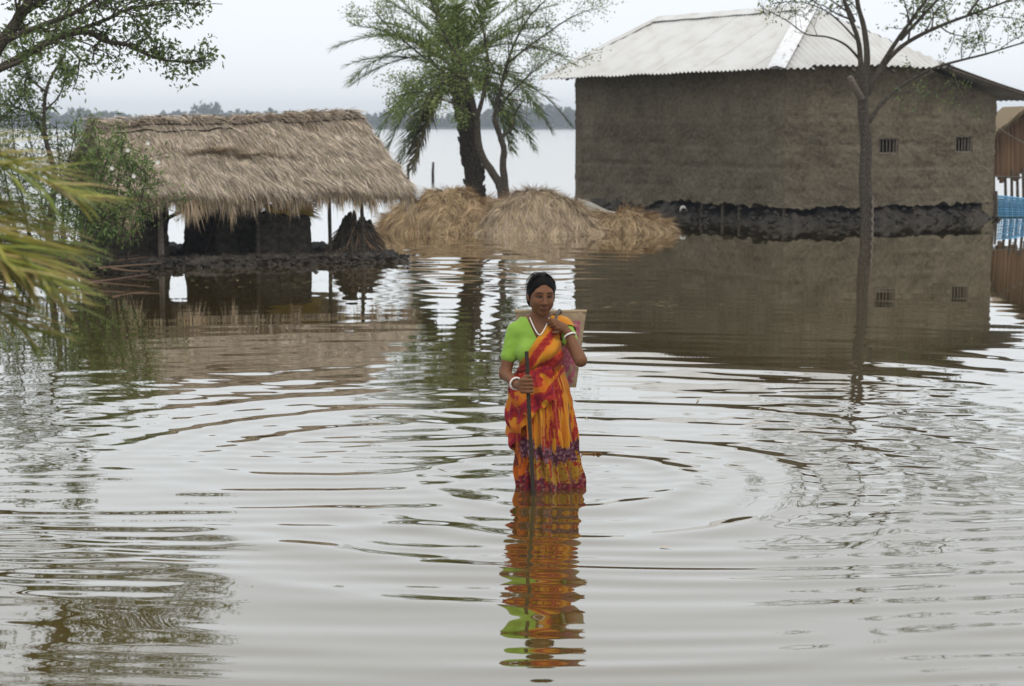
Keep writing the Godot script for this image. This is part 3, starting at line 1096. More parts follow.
# one limb: curved tapered tube, then twigs along it that carry leaves
func limb(bg: Geo, lg: Geo, pts: Array, r0: float, r1: float, cfg: Dictionary, n_twigs := 8, from := 0.3) -> void:
	var cp := curve_pts(pts, 4)
	bg.tube(cp, taper(cp.size(), r0, r1), 7 if r0 > 0.03 else 5, Color.WHITE, 0.06, rng)
	for i in n_twigs:
		var f := lerpf(from, 1.0, (i + rng.randf()) / n_twigs)
		var k := clampi(int(f * (cp.size() - 1)), 1, cp.size() - 2)
		var tg := (cp[k + 1] - cp[k - 1]).normalized()
		var d: Vector3 = (tg * cfg.get("along", 0.7) + rv() * 0.8 + Vector3(0, cfg.get("rise", 0.25), 0)).normalized()
		twig(bg, lg, cp[k], d, cfg.twig * rng.randf_range(0.5, 1.2) * (1.15 - 0.5 * f), maxf(0.006, lerpf(r0, r1, f) * 0.5), cfg.depth, cfg)
	tuft(lg, cp[cp.size() - 2], (cp[cp.size() - 1] - cp[cp.size() - 2]).normalized(), cfg, 1.0)

func twig(bg: Geo, lg: Geo, p: Vector3, d: Vector3, ln: float, r: float, depth: int, cfg: Dictionary) -> void:
	var pts := PackedVector3Array([p])
	var q := p
	var dir := d
	for i in 4:
		dir = (dir + rv() * cfg.get("wiggle", 0.28) + Vector3(0, cfg.get("droop", 0.02), 0)).normalized()
		q += dir * (ln / 4.0)
		pts.append(q)
	bg.tube(pts, taper(5, r, maxf(r * 0.35, 0.0035)), 4, Color.WHITE)
	if depth > 0:
		for i in cfg.get("forks", 3):
			var k := 1 + rng.randi() % 4
			var dd := ((pts[k] - pts[k - 1]).normalized() * 0.8 + rv() * 0.8).normalized()
			twig(bg, lg, pts[k], dd, ln * rng.randf_range(0.45, 0.75), r * 0.55, depth - 1, cfg)
	if depth <= cfg.get("leaf_depth", 0):
		for k in range(1, 5):
			tuft(lg, pts[k], (pts[k] - pts[k - 1]).normalized(), cfg, 0.5 if k < 4 else 1.0)

func tuft(lg: Geo, p: Vector3, d: Vector3, cfg: Dictionary, share: float) -> void:
	var n := int(cfg.leaves * share + rng.randf())
	for i in n:
		var dir := (d * 0.5 + rv() + Vector3(0, cfg.get("hang", -0.1), 0)).normalized()
		var side := dir.cross(rv()).normalized()
		var s: float = cfg.size * rng.randf_range(0.6, 1.3)
		lg.leaf(p + rv() * (cfg.size * cfg.get("spread", 0.8)), dir, side, s, s * cfg.get("ratio", 0.42), vary(cfg.cols[rng.randi() % cfg.cols.size()], 0.3))

# pixel path [px, py, extra depth] at a depth -> points
func pxs(list: Array, z: float) -> Array:
	var out := []
	for q in list:
		out.append(atz(q[0], q[1], z + (q[2] if q.size() > 2 else 0.0)))
	return out

func finish_tree(t: Node3D, base: Vector3, bg: Geo, lg: Geo, bark: Material, trunk: Geo = null) -> void:
	if trunk:
		part(t, "trunk", trunk, bark, base)
	part(t, "branches", bg, bark, base)
	part(t, "crown", lg, M.leaf, base, true)

func build_right_tree() -> void:
	rng.seed = 301
	var base := gnd(867, 231)
	var z := -base.z
	base.y = -0.4
	var t := thing("flood_tree", "slender spreading tree with sparse leaves standing in water before the mud house", "tree", base)
	var tr := Geo.new()
	var bg := Geo.new()
	var lg := Geo.new()
	var tp := curve_pts([base, atz(867, 215, z), atz(865, 180, z), atz(866, 140, z), atz(863, 112, z), atz(864, 84, z)], 5)
	tr.tube(tp, PackedFloat32Array(range(tp.size()).map(func(i): return lerpf(0.125, 0.085, i / (tp.size() - 1.0)) * (1.0 + 0.18 * exp(-i * 0.6)))), 12, Color.WHITE, 0.05, rng)
	var cfg := {"twig": 0.85, "depth": 1, "forks": 4, "leaves": 10.0, "size": 0.06, "ratio": 0.5, "spread": 2.0, "rise": 0.2, "cols": [Color(0.135, 0.189, 0.061), Color(0.189, 0.243, 0.081), Color(0.101, 0.155, 0.061)]}
	var sparse := cfg.duplicate()
	sparse.leaves = 3.0
	limb(bg, lg, pxs([[862, 108], [861, 72, -0.1], [858, 40, -0.2], [848, 12, -0.3], [838, -20, -0.3], [826, -70, -0.4], [812, -115, -0.5]], z), 0.063, 0.014, cfg, 9, 0.45)
	limb(bg, lg, pxs([[864, 90], [867, 60, 0.1], [864, 28, 0.2], [857, 0, 0.3], [858, -40, 0.3], [868, -90, 0.4], [872, -140, 0.5]], z), 0.074, 0.014, cfg, 9, 0.4)
	limb(bg, lg, pxs([[867, 95], [880, 68], [896, 42, -0.2], [913, 18, -0.4], [932, -10, -0.5], [950, -50, -0.6], [960, -100, -0.6]], z), 0.056, 0.013, cfg, 10, 0.4)
	limb(bg, lg, pxs([[869, 122], [882, 103], [900, 87], [918, 76], [937, 67, -0.2], [962, 60, -0.4], [986, 54, -0.5], [1012, 46, -0.7], [1040, 38, -0.9]], z), 0.044, 0.011, cfg, 8, 0.45)
	limb(bg, lg, pxs([[868, 92], [886, 62], [908, 42, 0.2], [940, 26, 0.3], [972, 14, 0.4], [1005, 2, 0.5], [1045, -14, 0.7]], z), 0.056, 0.013, cfg, 13, 0.35)
	limb(bg, lg, pxs([[860, 60], [846, 45, -0.2], [828, 37, -0.4], [806, 34, -0.6], [786, 20, -0.8], [762, 8, -1.0]], z), 0.026, 0.006, sparse, 4, 0.5)
	limb(bg, lg, pxs([[861, 45], [842, 24, 0.3], [824, 10, 0.4], [800, 2, 0.5], [772, 3, 0.6]], z), 0.022, 0.006, sparse, 5, 0.5)
	limb(bg, lg, pxs([[900, 40, 0], [930, 8, 0], [965, -30, 0.2], [1000, -60, 0.4], [1030, -95, 0.6]], z), 0.037, 0.010, cfg, 11, 0.2)
	limb(bg, lg, pxs([[855, 22, 0], [838, -10, 0], [806, -36, 0.2], [790, -70, 0.4]], z), 0.030, 0.008, cfg, 8, 0.3)
	limb(bg, lg, pxs([[862, -10, 0], [888, -45, -0.3], [912, -90, -0.4], [930, -140, -0.6]], z), 0.030, 0.008, cfg, 9, 0.2)
	limb(bg, lg, pxs([[968, 14, 0], [1000, -25, 0.1], [1050, -50, 0.2], [1100, -60, 0.3]], z), 0.026, 0.008, cfg, 9, 0.2)
	finish_tree(t, base, bg, lg, M.bark, tr)
	# sawn-off branch stub
	var sg := Geo.new()
	sg.tube(PackedVector3Array([atz(861, 98, z - 0.05), atz(854, 86, z - 0.25), atz(850, 77, z - 0.35)]), PackedFloat32Array([0.07, 0.06, 0.055]), 9, Color.WHITE)
	part(t, "branch_stub", sg, M.pale_bark, base)
	var pg := Geo.new()
	var k := 0
	for i in 16:
		for j in 4:
			var y := lerpf(-0.05, 0.62, i / 15.0)
			var a := lerpf(0.55, 0.95, j / 3.0) + 0.18 * sin(i * 1.9)
			var pc := gnd(867, 231) + Vector3(-0.02, y, 0)
			pg.vert(pc + Vector3(sin(a), 0, cos(a)) * (0.150 - 0.025 * y), Color.WHITE)
	pg.stitch(0, 16, 4, true)
	part(t, "peeled_bark", pg, M.pale_bark, base)

# a feather palm leaf: rachis plus two rows of leaflets
func frond(bg: Geo, lg: Geo, p: Vector3, out: Vector3, ln: float, arch: float, cfg: Dictionary) -> void:
	var pts := PackedVector3Array()
	var q := p
	var dir := out
	var seg := 14
	for i in seg + 1:
		pts.append(q)
		dir = (dir + Vector3(0, -arch / seg, 0)).normalized()
		q += dir * (ln / seg)
	bg.tube(pts, taper(seg + 1, cfg.rachis, cfg.rachis * 0.25), 5, cfg.stem)
	var n: int = cfg.n
	for i in n:
		var f := lerpf(cfg.get("start", 0.16), 1.0, i / (n - 1.0))
		var x := f * seg
		var k := mini(int(x), seg - 1)
		var pp := pts[k].lerp(pts[k + 1], x - k)
		var tg := (pts[k + 1] - pts[k]).normalized()
		var side := tg.cross(Vector3.UP).normalized()
		var up := side.cross(tg).normalized()
		var l: float = cfg.leaflet * (0.45 + 0.75 * sin(PI * clampf(f * 0.85 + 0.12, 0, 1))) * rng.randf_range(0.8, 1.15)
		for s in [-1.0, 1.0]:
			var d: Vector3 = (tg * rng.randf_range(0.6, 1.0) + side * s * rng.randf_range(0.6, 0.95) + up * rng.randf_range(0.0, 0.45) + rv() * 0.12).normalized()
			lg.blade(pp, d, d.cross(up).normalized(), l, cfg.w, Vector3(0, -cfg.get("sag", 0.25) * rng.randf_range(0.5, 1.4), 0), vary(cfg.cols[rng.randi() % cfg.cols.size()], 0.28))

func build_palm() -> void:
	rng.seed = 401
	var z := 36.5
	var base := atz(476, 200, z)
	base.y = -0.4
	var t := thing("date_palm", "shaggy date palm with drooping feathery fronds behind the straw heaps", "palm tree", base)
	var tr := Geo.new()
	var tp := curve_pts([base, atz(474, 180, z), atz(470, 150, z), atz(466, 120, z), atz(462, 96, z), atz(458, 62, z)], 5)
	tr.tube(tp, taper(tp.size(), 0.19, 0.17), 14, Color.WHITE, 0.06, rng)
	part(t, "trunk", tr, M.bark, base)
	# stubs of old leaf bases all round the trunk
	var sg := Geo.new()
	for i in 260:
		var f := rng.randf_range(0.05, 0.86)
		var x := f * (tp.size() - 1)
		var k := mini(int(x), tp.size() - 2)
		var c := tp[k].lerp(tp[k + 1], x - k)
		var a := rng.randf() * TAU
		var o := Vector3(cos(a), 0, sin(a))
		sg.tube(PackedVector3Array([c + o * 0.14, c + o * 0.195 + Vector3(0, 0.05, 0), c + o * 0.225 + Vector3(0, 0.12, 0)]), PackedFloat32Array([0.045, 0.036, 0.014]), 5, Color.WHITE)
	part(t, "leaf_bases", sg, M.bark, base, true)
	var top: Vector3 = tp[tp.size() - 1]
	var cfg := {"rachis": 0.022, "n": 66, "leaflet": 0.42, "w": 0.032, "stem": Color(0.12, 0.12, 0.05), "sag": 0.22, "cols": [Color(0.107, 0.155, 0.059), Color(0.146, 0.201, 0.085), Color(0.196, 0.238, 0.101)]}
	var dry := cfg.duplicate()
	dry.cols = [Color(0.16, 0.13, 0.07), Color(0.11, 0.10, 0.05)]
	# hand-set fronds: [azimuth from image right, rise, length, arch]
	var list := [[180, 0.30, 2.0, 1.0], [172, 0.75, 2.3, 1.1], [190, 0.05, 2.1, 1.7], [200, -0.2, 2.1, 1.7], [0, 0.35, 2.3, 1.5], [10, 0.15, 2.1, 1.6], [-15, -0.05, 2.0, 1.7], [350, 0.7, 2.2, 1.3],
		[150, 0.95, 2.2, 0.8], [30, 1.0, 2.2, 0.8], [95, 1.3, 2.2, 0.7], [265, 1.2, 2.2, 0.9], [220, -0.5, 1.9, 1.6], [205, -0.35, 2.0, 1.8], [340, -0.4, 1.8, 1.6], [205, -1.0, 1.7, 1.2], [196, -0.7, 1.7, 1.3],
		[120, 0.2, 2.0, 1.6], [60, 0.2, 2.0, 1.6], [325, 0.3, 2.0, 1.7], [205, 0.5, 2.2, 1.3], [222, 0.85, 2.1, 0.9], [320, 1.0, 2.1, 0.9], [90, 0.5, 2.0, 1.3], [175, 1.5, 2.0, 0.5], [280, 0.5, 1.9, 1.5], [240, 0.3, 2.0, 1.5], [160, 1.2, 2.0, 0.6], [20, 1.3, 2.0, 0.6], [200, 0.9, 2.0, 0.7], [345, 1.1, 2.0, 0.7], [250, 1.5, 1.9, 0.5], [300, 1.3, 1.9, 0.6], [185, 0.6, 2.0, 0.9]]
	for i in list.size():
		var q: Array = list[i]
		var a := deg_to_rad(q[0] + rng.randf_range(-8, 8))
		var o := Vector3(cos(a), q[1], -sin(a)).normalized()
		var rg := Geo.new()
		var lg := Geo.new()
		frond(rg, lg, top + Vector3(0, rng.randf_range(-0.3, 0.1), 0), o, q[2] * 1.16, q[3], dry if (q[1] < -0.4 and i % 2 == 0) else cfg)
		var fr := part(t, "frond", rg, M.straw, base)
		part(fr, "leaflets", lg, M.leaf, base, true)

func build_twin_tree() -> void:
	rng.seed = 451
	var z := 34.6
	var base := atz(505, 200, z)
	base.y = -0.4
	var t := thing("twin_stemmed_tree", "small thin tree with two crooked stems and fine leaves tangled with the date palm", "tree", base)
	var bg := Geo.new()
	var lg := Geo.new()
	var tr := Geo.new()
	var tp := curve_pts([base, atz(503, 205, z), atz(500, 186, z), atz(492, 172, z), atz(483, 158, z), atz(478, 140, z), atz(477, 118, z)], 4)
	tr.tube(tp, taper(tp.size(), 0.10, 0.06), 8, Color.WHITE, 0.08, rng)
	part(t, "trunk", tr, M.bark, base)
	tr = Geo.new()
	tp = curve_pts([base + Vector3(0.1, 0, 0), atz(507, 205, z), atz(505, 186, z), atz(503, 165, z), atz(504, 150, z), atz(500, 136, z), atz(494, 118, z)], 4)
	tr.tube(tp, taper(tp.size(), 0.09, 0.05), 8, Color.WHITE, 0.08, rng)
	part(t, "trunk", tr, M.bark, base)
	var cfg := {"twig": 0.66, "depth": 1, "forks": 4, "leaves": 26.0, "size": 0.046, "ratio": 0.5, "spread": 3.2, "rise": 0.1, "leaf_depth": 1, "hang": -0.2, "cols": [Color(0.189, 0.257, 0.074), Color(0.243, 0.311, 0.108), Color(0.135, 0.189, 0.061), Color(0.270, 0.284, 0.121)]}
	var thin := cfg.duplicate()
	thin.leaves = 9.0
	limb(bg, lg, pxs([[477, 120], [470, 100], [455, 82, -0.3], [435, 66, -0.4], [415, 50, -0.5], [392, 30, -0.6], [375, 12, -0.6]], z), 0.045, 0.01, cfg, 15, 0.2)
	limb(bg, lg, pxs([[477, 120], [472, 95], [462, 66, -0.3], [445, 36, -0.3], [432, 4, -0.2], [424, -30, -0.2]], z), 0.045, 0.01, cfg, 15, 0.2)
	limb(bg, lg, pxs([[477, 118], [484, 92], [488, 64, 0.1], [484, 34, 0.2], [478, 0, 0.2], [476, -40, 0.2]], z), 0.05, 0.01, cfg, 13, 0.25)
	limb(bg, lg, pxs([[494, 118], [500, 92], [507, 64, -0.1], [516, 40, -0.1], [530, 16, -0.2], [552, -6, -0.2]], z), 0.045, 0.01, thin, 14, 0.2)
	limb(bg, lg, pxs([[507, 64], [524, 50, 0.1], [546, 34, 0.2], [570, 18, 0.2], [594, 8, 0.3]], z), 0.03, 0.007, thin, 11, 0.15)
	limb(bg, lg, pxs([[494, 118], [505, 100], [524, 80, -0.3], [545, 62, -0.4], [562, 52, -0.4]], z), 0.03, 0.008, thin, 9, 0.2)
	limb(bg, lg, pxs([[478, 120], [462, 108, -0.5], [440, 98, -0.7], [418, 92, -0.8], [396, 96, -0.9]], z), 0.03, 0.008, cfg, 10, 0.2)
	limb(bg, lg, pxs([[500, 138], [512, 128], [516, 112], [524, 100]], z), 0.03, 0.01, thin, 5, 0.4)
	finish_tree(t, base, bg, lg, M.bark)

func build_left_trees() -> void:
	rng.seed = 501
	# big tree standing just outside the picture, its boughs reaching in
	var z := 17.5
	var base := atz(-150, 300, z)
	base.y = -0.4
	var t := thing("overhanging_tree", "leafy tree whose long thin boughs reach over the water above the thatched hut", "tree", base)
	var tr := Geo.new()
	var bg := Geo.new()
	var lg := Geo.new()
	var tp := curve_pts([base, atz(-148, 260, z), atz(-135, 200, z), atz(-105, 150, z), atz(-62, 110, z), atz(-30, 84, z)], 5)
	tr.tube(tp, taper(tp.size(), 0.2, 0.1), 12, Color.WHITE, 0.06, rng)
	var cfg := {"twig": 0.55, "depth": 1, "forks": 4, "leaves": 9.0, "size": 0.056, "ratio": 0.45, "spread": 1.8, "rise": 0.15, "hang": -0.25, "cols": [Color(0.121, 0.169, 0.061), Color(0.162, 0.209, 0.081), Color(0.095, 0.135, 0.054)]}
	var small := cfg.duplicate()
	small.twig = 0.22
	small.leaves = 5.0
	limb(bg, lg, pxs([[-30, 84], [0, 68], [34, 50], [58, 37], [87, 32], [105, 41], [128, 45], [146, 54], [164, 60], [190, 62], [212, 60]], z), 0.05, 0.006, small, 20, 0.4)
	limb(bg, lg, pxs([[-30, 84], [-5, 50], [12, 28], [28, 2], [36, -30], [50, -70]], z), 0.085, 0.03, cfg, 8, 0.35)
	limb(bg, lg, pxs([[58, 37], [85, 28], [110, 18, 0.2], [132, 8, 0.3], [165, 4, 0.4], [200, 3, 0.5]], z), 0.03, 0.006, cfg, 15, 0.2)
	limb(bg, lg, pxs([[5, 40], [40, 26, -0.2], [72, 14, -0.3], [104, -4, -0.4], [140, -16, -0.5], [178, -20, -0.5]], z), 0.035, 0.008, cfg, 15, 0.2)
	limb(bg, lg, pxs([[20, 15], [50, -5, 0.3], [80, -30, 0.4], [120, -50, 0.5], [160, -60, 0.6]], z), 0.04, 0.01, cfg, 14, 0.2)
	limb(bg, lg, pxs([[36, -30], [20, -70, 0.3], [30, -110, 0.4], [60, -150, 0.5]], z), 0.05, 0.012, cfg, 14, 0.2)
	limb(bg, lg, pxs([[-60, 108], [-50, 50, 0.5], [-70, 0, 0.9], [-60, -60, 1.2], [-30, -120, 1.2]], z), 0.08, 0.02, cfg, 14, 0.2)
	limb(bg, lg, pxs([[60, -80], [100, -100], [135, -120], [170, -125]], z), 0.03, 0.01, cfg, 10, 0.1)
	limb(bg, lg, pxs([[-10, 72], [20, 62, -0.4], [40, 46, -0.6], [62, 42, -0.8]], z), 0.03, 0.01, cfg, 5, 0.4)
	finish_tree(t, base, bg, lg, M.bark, tr)
	# thin sapling behind
	rng.seed = 533
	z = 24.0
	base = atz(44, 240, z)
	base.y = -0.35
	t = thing("thin_sapling", "spindly sapling with sparse leaves rising from bushes left of the thatched hut", "tree", base)
	bg = Geo.new()
	lg = Geo.new()
	tr = Geo.new()
	tp = curve_pts([base, atz(52, 205, z), atz(55, 175, z), atz(46, 140, z), atz(44, 120, z), atz(46, 92, z), atz(54, 72, z), atz(66, 52, z)], 4)
	tr.tube(tp, taper(tp.size(), 0.055, 0.012), 7, Color.WHITE, 0.08, rng)
	var c2 := {"twig": 0.46, "depth": 1, "forks": 4, "leaves": 7.0, "size": 0.07, "ratio": 0.42, "spread": 1.1, "rise": 0.3, "cols": [Color(0.108, 0.162, 0.061), Color(0.162, 0.216, 0.081)]}
	limb(bg, lg, pxs([[45, 122], [28, 112], [10, 106], [-8, 102]], z), 0.025, 0.008, c2, 6, 0.2)
	limb(bg, lg, pxs([[46, 92], [32, 80], [22, 62], [14, 48]], z), 0.02, 0.006, c2, 7, 0.2)
	limb(bg, lg, pxs([[54, 72], [62, 62], [66, 46], [64, 34]], z), 0.02, 0.006, c2, 7, 0.1)
	limb(bg, lg, pxs([[45, 110], [58, 98], [64, 84], [68, 72]], z), 0.016, 0.005, c2, 6, 0.2)
	limb(bg, lg, pxs([[46, 140], [36, 122], [26, 100], [24, 80]], z), 0.02, 0.006, c2, 7, 0.2)
	finish_tree(t, base, bg, lg, M.bark, tr)
	# shrubs: feathery foliage in front of the hut's gable, some with white flowers
	shrub("flowering_shrub", "feathery green shrub with small white flowers growing against the hut's left gable", [[92, 255], [118, 245], [128, 232]], 22.6, [[108, 240, 100, 190, 112, 150], [112, 245, 128, 196, 132, 165], [104, 245, 80, 210, 70, 176], [120, 245, 140, 205, 146, 178], [100, 250, 96, 200, 90, 160], [112, 246, 118, 180, 124, 140]], [[148, 143], [158, 162], [112, 168], [134, 176], [128, 150]], 601)
	shrub("roadside_bush", "light green feathery bush at the foot of the thin sapling", [], 24.6, [[60, 235, 64, 190, 76, 130], [50, 240, 40, 190, 30, 140], [20, 240, 4, 170, -12, 110], [0, 240, -20, 160, -40, 90], [34, 240, 16, 160, 10, 96], [70, 235, 80, 190, 92, 128], [40, 240, 20, 200, 6, 150], [66, 240, 60, 170, 56, 120], [30, 245, 10, 215, -10, 180], [80, 240, 96, 200, 100, 150]], [[48, 122], [40, 144]], 602)
	shrub("low_bush", "dense low green bush at the muddy edge beneath the flowering shrub", [], 22.2, [[60, 262, 50, 235, 40, 205], [80, 262, 84, 232, 90, 205], [100, 262, 108, 236, 116, 210], [30, 265, 16, 240, 0, 215], [45, 262, 64, 238, 70, 200], [10, 266, -6, 240, -20, 200], [70, 262, 100, 226, 130, 205]], [], 603)

func shrub(called: String, label: String, _u: Array, z: float, stems: Array, flowers: Array, sd: int) -> void:
	rng.seed = sd
	var base := atz(stems[0][0], stems[0][1], z)
	base.y = -0.1
	var t := thing(called, label, "shrub", base)
	var lg := Geo.new()
	var cfg := {"twig": 0.45, "depth": 1, "forks": 4, "leaves": 4.4, "size": 0.075, "ratio": 0.25, "spread": 1.1, "rise": 0.1, "leaf_depth": 1, "hang": -0.15, "cols": [Color(0.15, 0.22, 0.07), Color(0.20, 0.28, 0.10), Color(0.11, 0.165, 0.06)]}
	for s in stems:
		var bg := Geo.new()
		var b := atz(s[0], s[1], z)
		b.y = -0.12
		limb(bg, lg, [b, atz(s[2], s[3], z - rng.randf_range(0.0, 0.4)), atz(s[4], s[5], z - rng.randf_range(-0.3, 0.6))], 0.020, 0.006, cfg, 9, 0.3)
		part(t, "stem", bg, M.bark, base)
	part(t, "foliage", lg, M.leaf, base, true)
	for f in flowers:
		var fg := Geo.new()
		var c := atz(f[0], f[1], z - 0.75)
		for p in 5:
			var a := TAU * p / 5.0
			var d := Vector3(cos(a), sin(a), 0.45).normalized()
			fg.leaf(c, d, d.cross(Vector3(0, 0, 1)).normalized(), 0.034, 0.03, Color(0.8, 0.8, 0.74))
		part(t, "flower", fg, M.straw, base)

# ---------------------------------------------------------------- blurred young palm close to the camera, left
func build_near_palm() -> void:
	rng.seed = 701
	var base := Vector3(-1.55, -0.42, -3.5)
	var t := thing("young_palm", "yellow-green palm fronds reaching in from beside the camera, out of focus", "palm tree", base)
	var tr := Geo.new()
	var crown := Vector3(-1.61, 1.79, -3.6)
	tr.tube(PackedVector3Array([base, base.lerp(crown, 0.5) + Vector3(0.02, 0, 0), crown]), PackedFloat32Array([0.1, 0.09, 0.08]), 10, Color.WHITE, 0.06, rng)
	part(t, "trunk", tr, M.bark, base)
	var cfg := {"rachis": 0.009, "n": 46, "leaflet": 0.24, "w": 0.012, "stem": Color(0.26, 0.25, 0.06), "sag": 0.12, "start": 0.2, "cols": [Color(0.27, 0.29, 0.06), Color(0.36, 0.33, 0.075), Color(0.19, 0.24, 0.055), Color(0.42, 0.33, 0.13)]}
	for q in [[Vector3(1.0, 0.30, 0.1), 0.80, 0.75], [Vector3(1.0, 0.12, 0.25), 0.80, 0.8], [Vector3(1.0, 0.42, -0.25), 0.72, 0.9], [Vector3(1.0, -0.12, 0.1), 0.78, 0.5], [Vector3(1.0, 0.2, -0.1), 0.76, 0.9], [Vector3(1.0, 0.0, -0.2), 0.74, 0.75], [Vector3(1.0, -0.3, 0.2), 0.76, 0.35], [Vector3(1.0, 0.05, 0.4), 0.78, 0.6], [Vector3(-0.6, 0.8, 0.3), 0.9, 1.5], [Vector3(-0.3, 0.8, -0.8), 0.9, 1.5], [Vector3(0.2, 1.0, 0.6), 0.6, 1.4]]:
		var rg := Geo.new()
		var lg := Geo.new()
		frond(rg, lg, crown, (q[0] as Vector3).normalized(), q[1], q[2], cfg)
		var fr := part(t, "frond", rg, M.straw, base)
		part(fr, "leaflets", lg, M.leaf, base, true)

# ---------------------------------------------------------------- thatched shed and net at the far right
func build_side_hut() -> void:
	rng.seed = 801
	var z := 38.5
	var o := atz(1030, 200, z)
	o.y = 0.0
	var t := thing("thatched_shed", "small brown thatched shed half hidden behind the mud house's lean-to", "shed", o)
	var X := func(px: float, py: float, dz := 0.0) -> Vector3: return atz(px, py, z + dz)
	var body := Geo.new()
	# gable wall of upright reeds
	for i in 46:
		var px := lerpf(992.0, 1076.0, i / 45.0)
		var topy := lerpf(138.0, 108.0, clampf((px - 992.0) / 42.0, 0, 1)) if px < 1034.0 else lerpf(108.0, 138.0, (px - 1034.0) / 42.0)
		var pb: Vector3 = X.call(px, 178 + rng.randf_range(-6, 6), 0.0)
		var pt: Vector3 = X.call(px + rng.randf_range(-1, 1), topy, 0.0)
		body.tube(PackedVector3Array([pb, pt]), PackedFloat32Array([0.045, 0.04]), 5, vary(Color(0.20, 0.125, 0.075), 0.3))
	part(t, "reed_wall", body, M.straw, o)
	var roof := Geo.new()
	for sgn in [-1.0, 1.0]:
		for i in 4000:
			var f := rng.randf()
			var p: Vector3 = X.call(1034.0 + sgn * lerpf(0.0, 48.0, f), lerpf(100.0, 140.0, f), rng.randf_range(-0.5, 2.2))
			roof.blade(p, (Vector3(sgn * 0.8, -0.75, 0) + rv() * 0.2).normalized(), Vector3(0, 0, 1).rotated(Vector3.UP, rng.randf()), rng.randf_range(0.2, 0.5), 0.016, Vector3(0, -0.15, 0), vary(Color(0.36, 0.28, 0.18), 0.25))
	part(t, "thatch", roof, M.straw, o, true)
	var mask := Geo.new()
	for sgn in [-1.0, 1.0]:
		var a: Vector3 = X.call(1034, 101, -0.3)
		var b: Vector3 = X.call(1034 + sgn * 48, 141, -0.3)
		a.y -= 0.10
		b.y -= 0.10
		mask.quad(a, a + Vector3(0, 0, -2.4), b + Vector3(0, 0, -2.4), b, Color(0.25, 0.19, 0.12))
	part(t, "roof_bed", mask, M.straw, o)
	for px in [994.0, 1006.0, 1012.0, 1018.0, 1024.0, 1034.0, 1044.0, 1060.0]:
		var pg := Geo.new()
		pg.tube(PackedVector3Array([X.call(px, 214, -0.2), X.call(px + rng.randf_range(-1, 1), 172 + rng.randf_range(-5, 5), -0.2)]), PackedFloat32Array([0.035, 0.03]), 6, Color.WHITE)
		part(t, "stake", pg, M.timber, o)
	var rg := Geo.new()
	rg.tube(PackedVector3Array([X.call(990, 176, -0.3), X.call(1010, 177, -0.3), X.call(1050, 178, -0.3)]), PackedFloat32Array([0.02, 0.02, 0.02]), 5, Color.WHITE)
	part(t, "rail", rg, M.pale_bark, o)
	rg = Geo.new()
	rg.tube(PackedVector3Array([X.call(998, 128, -0.7), X.call(1014, 138, -0.7), X.call(1050, 156, -0.7)]), PackedFloat32Array([0.014, 0.014, 0.014]), 5, Color.WHITE)
	part(t, "bamboo_tie", rg, M.pale_bark, o)
	# earth behind the stakes
	part(t, "mud_floor", lump_block(Vector3(o.x + 0.3, -0.1, -z - 1.2), Vector3.RIGHT, 2.6, 2.2, 0.25, 33), M.mud, o)
	# blue net slung between stakes
	var nz := 36.3
	var no := atz(1020, 212, nz)
	no.y = 0.0
	var n := thing("fishing_net", "blue fishing net slung low along the waterline beside the mud house", "net", no)
	var ng := Geo.new()
	var NX := func(px: float, py: float) -> Vector3: return atz(px, py, nz)
	for i in 34:
		var f := i / 33.0
		var px := lerpf(997.0, 1064.0, f)
		var sag := 8.0 * (1.0 - pow(absf(2.0 * f - 1.0), 0.6))
		var tp: Vector3 = NX.call(px, 196.0 + sag * 0.6)
		var bt: Vector3 = NX.call(px + 1.0, 217.0)
		ng.tube(PackedVector3Array([tp, bt]), PackedFloat32Array([0.011, 0.011]), 4, vary(Color(0.12, 0.33, 0.55), 0.2))
	for j in 9:
		var pts := PackedVector3Array()
		var rad := PackedFloat32Array()
		for i in 18:
			var f := i / 17.0
			var sag := 8.0 * (1.0 - pow(absf(2.0 * f - 1.0), 0.6))
			pts.append(NX.call(lerpf(997.0, 1064.0, f), lerpf(196.0 + sag * 0.6, 216.0, j / 8.0)))
			rad.append(0.02 if j == 0 else 0.011)
		ng.tube(pts, rad, 4, vary(Color(0.15, 0.38, 0.60), 0.2))
	part(n, "mesh", ng, M.straw, no)
	for px in [996.5, 1065.0]:
		var pg := Geo.new()
		pg.tube(PackedVector3Array([NX.call(px, 225), NX.call(px, 191)]), PackedFloat32Array([0.03, 0.025]), 6, Color.WHITE)
		part(n, "stake", pg, M.timber, no)

